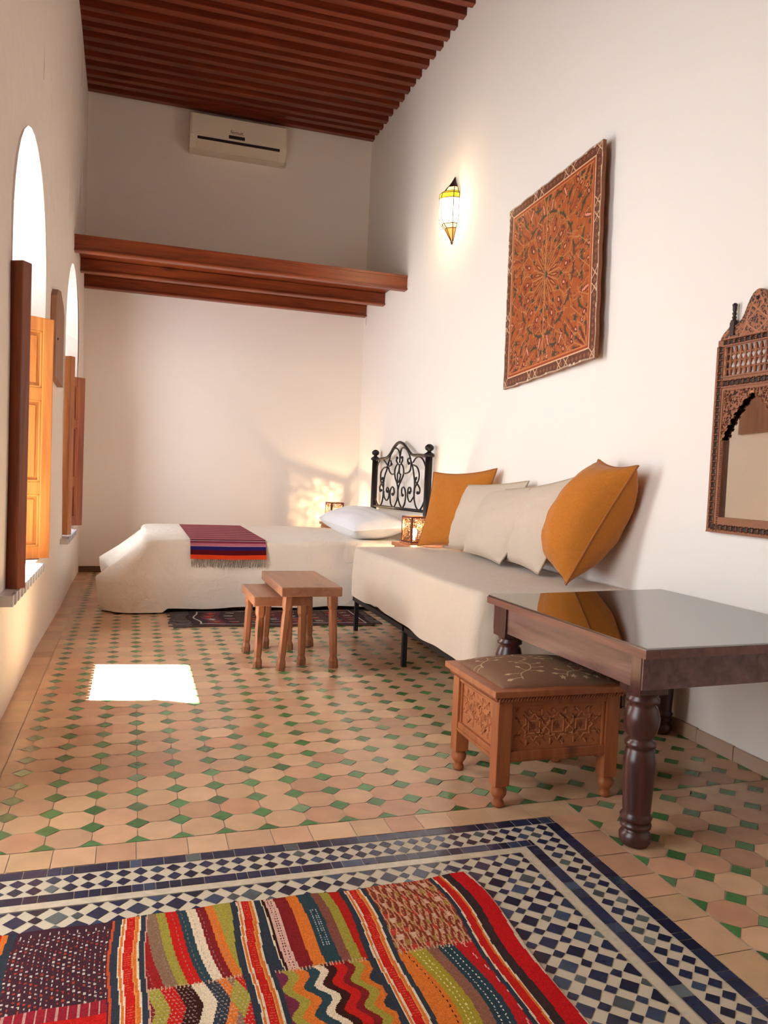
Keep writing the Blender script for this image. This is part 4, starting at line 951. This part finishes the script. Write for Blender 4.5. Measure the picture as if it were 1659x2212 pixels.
    dd = m2 & (np.abs(sl_-.346) < .0012) | m2 & (np.abs(sl_-.353) < .0012); C_[dd & (np.mod(Y, .010) < .005)] = (.10, .02, .02)
    dd = m2 & (sl_ > .432) & (sl_ < .452) & (np.mod(sl_, .007) < .0022) & (np.mod(Y, .009) < .004) & (Y < 1.85) & (Y > 1.70); C_[dd] = (.45, .5, .5)
    m2b = (Xd > .324) & (Xd < .545) & ~A; zz_ = Xd-.012*np.sin(yy_/.055*2*pi/1.6)-yy_*.02
    for a, b_, c_ in [(.2, .335, (.16, .03, .06)), (.335, .358, OL), (.358, .382, OR), (.382, .405, TL), (.405, .424, CR), (.424, .444, BR), (.444, .468, RD), (.468, .486, MR), (.486, .508, OL), (.508, .528, OR), (.528, .55, NV)]:
        k = m2b & (zz_ >= a) & (zz_ < b_); C_[k] = c_
    w2 = m2b & (Xd > .53); 
    redband(.536); 
    # wavy chestnut block
    m3 = (Xd > .607) & (Xd < .792) & A; wv_ = Xd+.0035*np.sin(Y*75+np.floor(Xd/.011)*1.7); f3 = np.mod(wv_/.0115, 1); g3 = np.floor(wv_/.0115)
    C_[m3] = (.30, .075, .035); C_[m3 & (f3 < .3)] = (.55, .33, .19); C_[m3 & (f3 > .55) & (f3 < .8)] = (.16, .03, .02)
    bl_ = m3 & (f3 > .3) & (np.sin(Y*90+g3*2.1) > .55); ccx = np.array([(.62, .42, .32), (.33, .20, .05), (.48, .05, .035)])[(g3[bl_].astype(int)) % 3]; C_[bl_] = ccx
    yb = (YR-Y); s3 = Xd-.02*np.sin(yb*9)-yb*.03; m3b = (Xd > .607) & (Xd < .792) & ~A
    for a, b_, c_ in [(.5, .632, OR), (.632, .672, (.36, .30, .035)), (.672, .700, (.26, .12, .08)), (.700, .742, TL), (.742, .83, (.46, .018, .02))]:
        k = m3b & (s3 >= a) & (s3 < b_); C_[k] = c_
    for xc, c_, pr_ in ((.622, BR, .016), (.645, (.75, .70, .35), .012), (.657, (.75, .70, .35), .014), (.712, (.7, .7, .66), .010), (.728, (.7, .7, .66), .012), (.765, (.7, .45, .4), .045)):
        k = m3b & (np.abs(s3-xc) < .0014) & (np.mod(yb+xc, pr_) < pr_*.45); C_[k] = c_
    # row divider
    dv = (np.abs(Y-YR) < .007) & (np.mod(X, .0075) < .0022) & (Xd > .05) & (Xd < .79) & ~((Xd > .25) & (Xd < .325)) & ~((Xd > .536) & (Xd < .607)); C_[dv] = (.55, .35, .22)
    seg(.790, .801, NV); seg(.801, .805, CR); seg(.805, .823, RD); seg(.823, .828, OR); seg(.828, .832, CR); seg(.832, .855, (.045, .03, .032)); seg(.855, .899, (.52, .014, .016)); seg(.899, .91, (.66, .55, .42))
    C_ *= (.68+.28*RNG.random(X.shape))[..., None]*np.array((1.06, .97, .9))
    U, V_ = panel_uv(R.ny, R.nx); xs = x0+(x1-x0)*U; ys = y0+(y1-y0)*V_
    ex = .010*np.sin((1.93-ys)*11+.3)+.012*np.sin((1.93-ys)*5.2); xs = xs+ex*np.clip((xs-.3)/.6, 0, 1)**1.5
    ys = ys+.006*np.sin(xs*7)*V_+.03*np.clip((xs-.3), 0, 1)*V_
    zs = .006+.0025*np.sin(xs*9+ys*6)*np.sin(ys*11)+.0018*np.sin(xs*31)
    r = thing('kilim_rug', 'colourful striped flat-woven rug lying on the blue and white mosaic', 'rug', (.25, 1.5, 0))
    grid_obj('woven_field', np.stack([xs, ys, zs], -1), C_, MT['kilim'], r, (0, 0, -.0045), cap=False)
    f = MB()
    for k in range(9): x = .855+.03*random.random(); f.tube([(x, 1.945, .006), (x-.01*random.random(), 1.958, .004), (x-.02+.03*random.random(), 1.968, .003)], .0009, 4)
    tag(f.build('loose_threads', MT['linen'], r), kind='stuff')
kilim()
def small_rug():
    x0, x1, y0, y1 = .40, 1.70, 5.42, 6.02; R = Ras(x1-x0, y1-y0, .006, (.045, .028, .032)); X, Y = R.X, R.Y; W_, H_ = x1-x0, y1-y0
    for bx_, c_ in ((.10, (.10, .035, .04)), (.34, (.07, .045, .04)), (.62, (.10, .035, .04)), (.88, (.07, .045, .04)), (1.1, (.10, .035, .04))): R.put((X > bx_) & (X < bx_+.13), c_)
    E_ = np.minimum(np.minimum(X, W_-X), np.minimum(Y, H_-Y)); R.put((E_ > .045) & (E_ < .06), (.42, .38, .33))
    for k, (ux, cc_) in enumerate([(.16, 0), (.30, 1), (.46, 2), (.60, 0), (.76, 1), (.92, 2), (1.06, 0), (1.18, 1)]):
        for vy in (.12, .22, .33, .45):
            c_ = [(.50, .03, .02), (.50, .46, .40), (.30, .06, .03)][(k+int(vy*20)) % 3]; R.poly(xf(BOOM if k % 2 else star(4, 1, .5), (ux, vy), 0, .035), c_); R.line((ux-.035, vy+.04), (ux+.035, vy+.04), .008, (.45, .42, .38))
    U, V_ = panel_uv(R.ny, R.nx); xs = x0+W_*U+.02*np.sin(V_*9)*(1-U); ys = y0+H_*V_+.015*np.sin(U*11)*(1-V_)-.05*(1-V_)*(U-.5); zs = .008+.004*np.sin(U*23)*np.sin(V_*7)+.004
    r = thing('small_dark_rug', 'small dark woven rug with red motifs, lying partly under the bed', 'rug', (1.05, 5.7, 0))
    grid_obj('woven_field', np.stack([xs, ys, zs], -1), R.c, MT['kilim'], r, (0, 0, -.007), cap=False)
    f = MB()
    for k in range(60):
        y = y0+.02+H_*k/62; f.tube([(x0+.01, y, .008), (x0-.05, y+random.uniform(-.03, .03), .006), (x0-.10-.05*random.random(), y+random.uniform(-.06, .06), .004)], .004, 4)
        f.tube([(x1-.01, y, .008), (x1+.03, y+random.uniform(-.02, .02), .008), (x1+.07, y+random.uniform(-.03, .03), .005)], .004, 4)
    tag(f.build('fringe', MT['darkfringe'], r), kind='stuff')
small_rug()

# ------------------------------------------------------------------ upholstered chest stool
def chest():
    X0, X1, Y0, Y1 = 1.172, 1.640, 2.310, 2.700; zt = .368
    r = thing('carved_footstool', 'carved wooden footstool chest with embroidered brown cushion top under the dark table', 'footstool', (1.405, 2.5, 0))
    lw = .052
    for x in (X0, X1-lw):
        for y in (Y0, Y1-lw):
            l = MB(); l.box((x, y, .075), (x+lw, y+lw, zt), 0, .003)
            l.lathe((x+lw/2, y+lw/2, 0), [(.012, 0), (.020, .004), (.021, .014), (.015, .026), (.019, .032), (.027, .045), (.028, .058), (.022, .072), (.024, .078)], 16)
            l.build('leg', MT['chest'], r)
    def side(axis, pos, a0, a1, sgn):
        """carved panel between two legs"""
        zb_, zt_ = .192, .345; wd_ = a1-a0; R = Ras(wd_, zt_-zb_, .0016, (.36, .12, .042)); hgt = zt_-zb_
        R.z[:] = 0; G = (.22, .06, .02)
        mids_ = [.25, .5, .75] if wd_ > .3 else [.28, .72]
        for mu in mids_:
            c_ = (wd_*mu, hgt/2); R.pl(xf(star(8, 1, .72), c_, 0, .047), .0035, (.46, .18, .07), .0035, True); R.pl(xf(star(4, 1, .7), c_, pi/4, .030), .003, (.46, .18, .07), .003, True); R.poly(xf(star(8, 1, .5), c_, 0, .015), G, -.002)
            for k in range(8):
                a = k*pi/4+.2; R.line((c_[0]+.05*cos(a), c_[1]+.05*sin(a)), (c_[0]+.085*cos(a+.25), c_[1]+.085*sin(a+.25)), .0035, (.46, .18, .07), .0035)
                R.line((c_[0]+.056*cos(a+.3), c_[1]+.056*sin(a+.3)), (c_[0]+.080*cos(a+.1), c_[1]+.080*sin(a+.1)), .0035, G, -.002)
        for k in range(int(wd_/.012)):
            q_ = (random.uniform(.02, wd_-.02), random.uniform(.015, hgt-.015)); R.line(q_, (q_[0]+.018, q_[1]+.018*random.choice((1, -1))), .003, G, -.002)
        E_ = np.minimum(np.minimum(R.X, wd_-R.X), np.minimum(R.Y, hgt-R.Y)); R.put(E_ < .012, (.36, .12, .042), 0.)
        U, V_ = panel_uv(R.ny, R.nx); z_ = np.zeros((R.ny+1, R.nx+1)); z_[:-1, :-1] = R.z
        if axis == 1: P = np.stack([a0+U*wd_, pos+sgn*z_, zb_+V_*hgt], -1)
        else: P = np.stack([pos+sgn*z_, a0+U*wd_, zb_+V_*hgt], -1)
        grid_obj('carved_panel', P, R.c, MT['carved'], r, None, False)
        q = MB(); o_ = sgn
        def bb(u0, u1, z0, z1, d0, d1, bv=.003):
            if axis == 1: q.box((u0, pos+o_*d0, z0), (u1, pos+o_*d1, z1), 0, bv)
            else: q.box((pos+o_*d0, u0, z0), (pos+o_*d1, u1, z1), 0, bv)
        bb(a0-.002, a1+.002, .155, .192, -.02, .012); bb(a0, a1, .163, .170, .010, .015, .001); bb(a0-.002, a1+.002, .345, zt, -.02, .012); bb(a0, a0+.012, .19, .347, -.01, .007); bb(a1-.012, a1, .19, .347, -.01, .007)
        bb(a0, a1, .155, .36, -.012, -.004, 0)
        q.build('rail', MT['chest'], r)
    side(1, Y0+.016, X0+lw, X1-lw, -1); side(1, Y1-.016, X0+lw, X1-lw, 1); side(0, X0+.016, Y0+lw, Y1-lw, -1); side(0, X1-.016, Y0+lw, Y1-lw, 1)
    # lid with rope moulding
    ox = .018; lid = MB(); lid.box((X0-ox-.012, Y0-ox-.012, .385), (X1+ox+.006, Y1+ox, .407), 0, .003); lid.box((X0-.006, Y0-.006, .366), (X1+.004, Y1+.004, .387)); lid.build('lid', MT['chest'], r)
    rp = MB()
    def rope(a, b_):
        a = Vector(a); b_ = Vector(b_); n = int((b_-a).length/.011); d = (b_-a).normalized()
        for k in range(n):
            c_ = a+(b_-a)*((k+.5)/n); rp.tube([c_-d*.005+Vector((0, 0, -.008)), c_+d*.005+Vector((0, 0, .008))], .0045, 6)
    rope((X0-.008, Y0-.012, .376), (X1+.006, Y0-.012, .376)); rope((X0-.012, Y0-.010, .376), (X0-.012, Y1+.004, .376)); rope((X1+.010, Y0-.01, .376), (X1+.010, Y1, .376))
    rp.build('rope_moulding', MT['chest'], r)
    # cushion
    cx0, cx1, cy0, cy1 = X0+.012, X1-.006, Y0+.004, Y1-.006; R = Ras(cx1-cx0, cy1-cy0, .0025, (.20, .105, .060)); EM = (.52, .36, .21)
    def vine(x, y, sc, fl, an=0.):
        T = lambda p: (x+(p[0]*cos(an)-p[1]*sin(an))*sc*fl, y+(p[0]*sin(an)+p[1]*cos(an))*sc)
        st_ = [(p.x, p.y) for p in smooth_path([(0, 0, 0), (.1, .3, 0), (.5, .55, 0), (.62, .9, 0), (.5, 1.25, 0)], 5)]
        R.pl([T(p) for p in st_], .0035, EM)
        for (bx_, by_, dx, dy) in [(.1, .3, -.45, .1), (.3, .45, -.1, .4), (.55, .6, .4, .02), (.62, .85, .42, .1), (.6, .95, -.3, .18), (.5, 1.2, .3, .2), (.5, 1.2, -.3, .1), (.05, .1, -.5, -.05), (.3, .45, .5, -.15)]:
            R.line(T((bx_, by_)), T((bx_+dx*.6, by_+dy*.6)), .0025, EM); R.poly([T((bx_+dx*.5, by_+dy*.5)), T((bx_+dx*.8-dy*.15, by_+dy*.8+dx*.12)), T((bx_+dx, by_+dy)), T((bx_+dx*.8+dy*.15, by_+dy*.8-dx*.12))], EM)
    vine(.09, .03, .13, 1); vine(.26, .03, .12, 1, -.3); vine(.02, .20, .11, 1, .1); vine(.20, .22, .12, -1, .2); vine(.30, .20, .12, 1, 0); vine(.40, .04, .09, -1, .2); vine(.38, .22, .10, 1, -.2)
    for k in range(5): R.poly(xf(star(5, 1, .4), (.24+.045*k, .025+.006*(k % 2)), k, .014), EM)
    U, V_ = panel_uv(R.ny, R.nx); z_ = .404+.048*(np.clip(1-(2*U-1)**2, 0, 1)*np.clip(1-(2*V_-1)**2, 0, 1))**.38
    grid_obj('cushion_top', np.stack([cx0+(cx1-cx0)*U, cy0+(cy1-cy0)*V_, z_], -1), R.c, attr_mat('embroidered_cloth', .85, .2, 300., .3, .2), r)
chest()

# ------------------------------------------------------------------ dark table with a glass top
def table():
    A, B, C, D = (1.43, 1.905), (1.392, 2.90), (2.335, 3.035), (2.335, 1.95)     # near-left, far-left, far-right, near-right corners of the top
    r = thing('side_table', 'dark brown wooden table with turned legs and a glass-covered top at the right edge', 'table', (1.9, 2.45, 0))
    def lerp(u, v): return (A[0]*(1-u)*(1-v)+D[0]*u*(1-v)+B[0]*(1-u)*v+C[0]*u*v, A[1]*(1-u)*(1-v)+D[1]*u*(1-v)+B[1]*(1-u)*v+C[1]*u*v)
    def quad(g, e, z0, z1):
        p = [lerp(e, e), lerp(1-e*.6, e), lerp(1-e*.6, 1-e), lerp(e, 1-e)]; g.prism(p, 2, z0, z1)
    t = MB(); quad(t, 0, .596, .622); t.build('tabletop', MT['tabletop'], r)
    g = MB(); quad(g, .004, .6222, .628); g.build('glass_top', MT['glass'], r, label='clear glass sheet covering the tabletop')
    ap = MB(); z0, z1 = .495, .598
    def bar(P, Q, th, side_):
        P, Q = Vector((*P, 0)), Vector((*Q, 0)); d = (Q-P).normalized(); n = Vector((-d.y, d.x, 0))*th*side_
        ap.add([(*p.xy, z) for z in (z0, z1) for p in (P, Q, Q+n, P+n)], [(0, 3, 2, 1), (4, 5, 6, 7), (0, 1, 5, 4), (1, 2, 6, 5), (2, 3, 7, 6), (3, 0, 4, 7)])
    a, b_, c_, d_ = lerp(.02, .03), lerp(.02, .97), lerp(.985, .97), lerp(.985, .03)
    bar(a, b_, .028, -1); bar(a, d_, .028, 1); bar(b_, c_, .028, -1); bar(d_, c_, .028, 1); ap.build('apron', MT['table'], r)
    prof = [(.026, 0), (.040, .004), (.048, .018), (.049, .034), (.040, .048), (.030, .055), (.046, .058), (.047, .068), (.034, .074), (.044, .078), (.049, .092), (.041, .10), (.042, .11), (.047, .20), (.049, .26), (.043, .298), (.036, .304), (.047, .310), (.047, .322), (.037, .328), (.036, .334), (.046, .350), (.053, .38), (.054, .40), (.046, .428), (.037, .440), (.050, .447), (.050, .458), (.042, .463), (.047, .470), (.047, .48)]
    for u, v in ((.075, .085), (.065, .9), (.94, .085), (.94, .885)):
        x, y = lerp(u, v); l = MB(); l.lathe((x, y, 0), prof, 26); l.box((x-.050, y-.052, .475), (x+.050, y+.052, .597), 0, .004); l.build('leg', MT['tableleg'], r)
table()
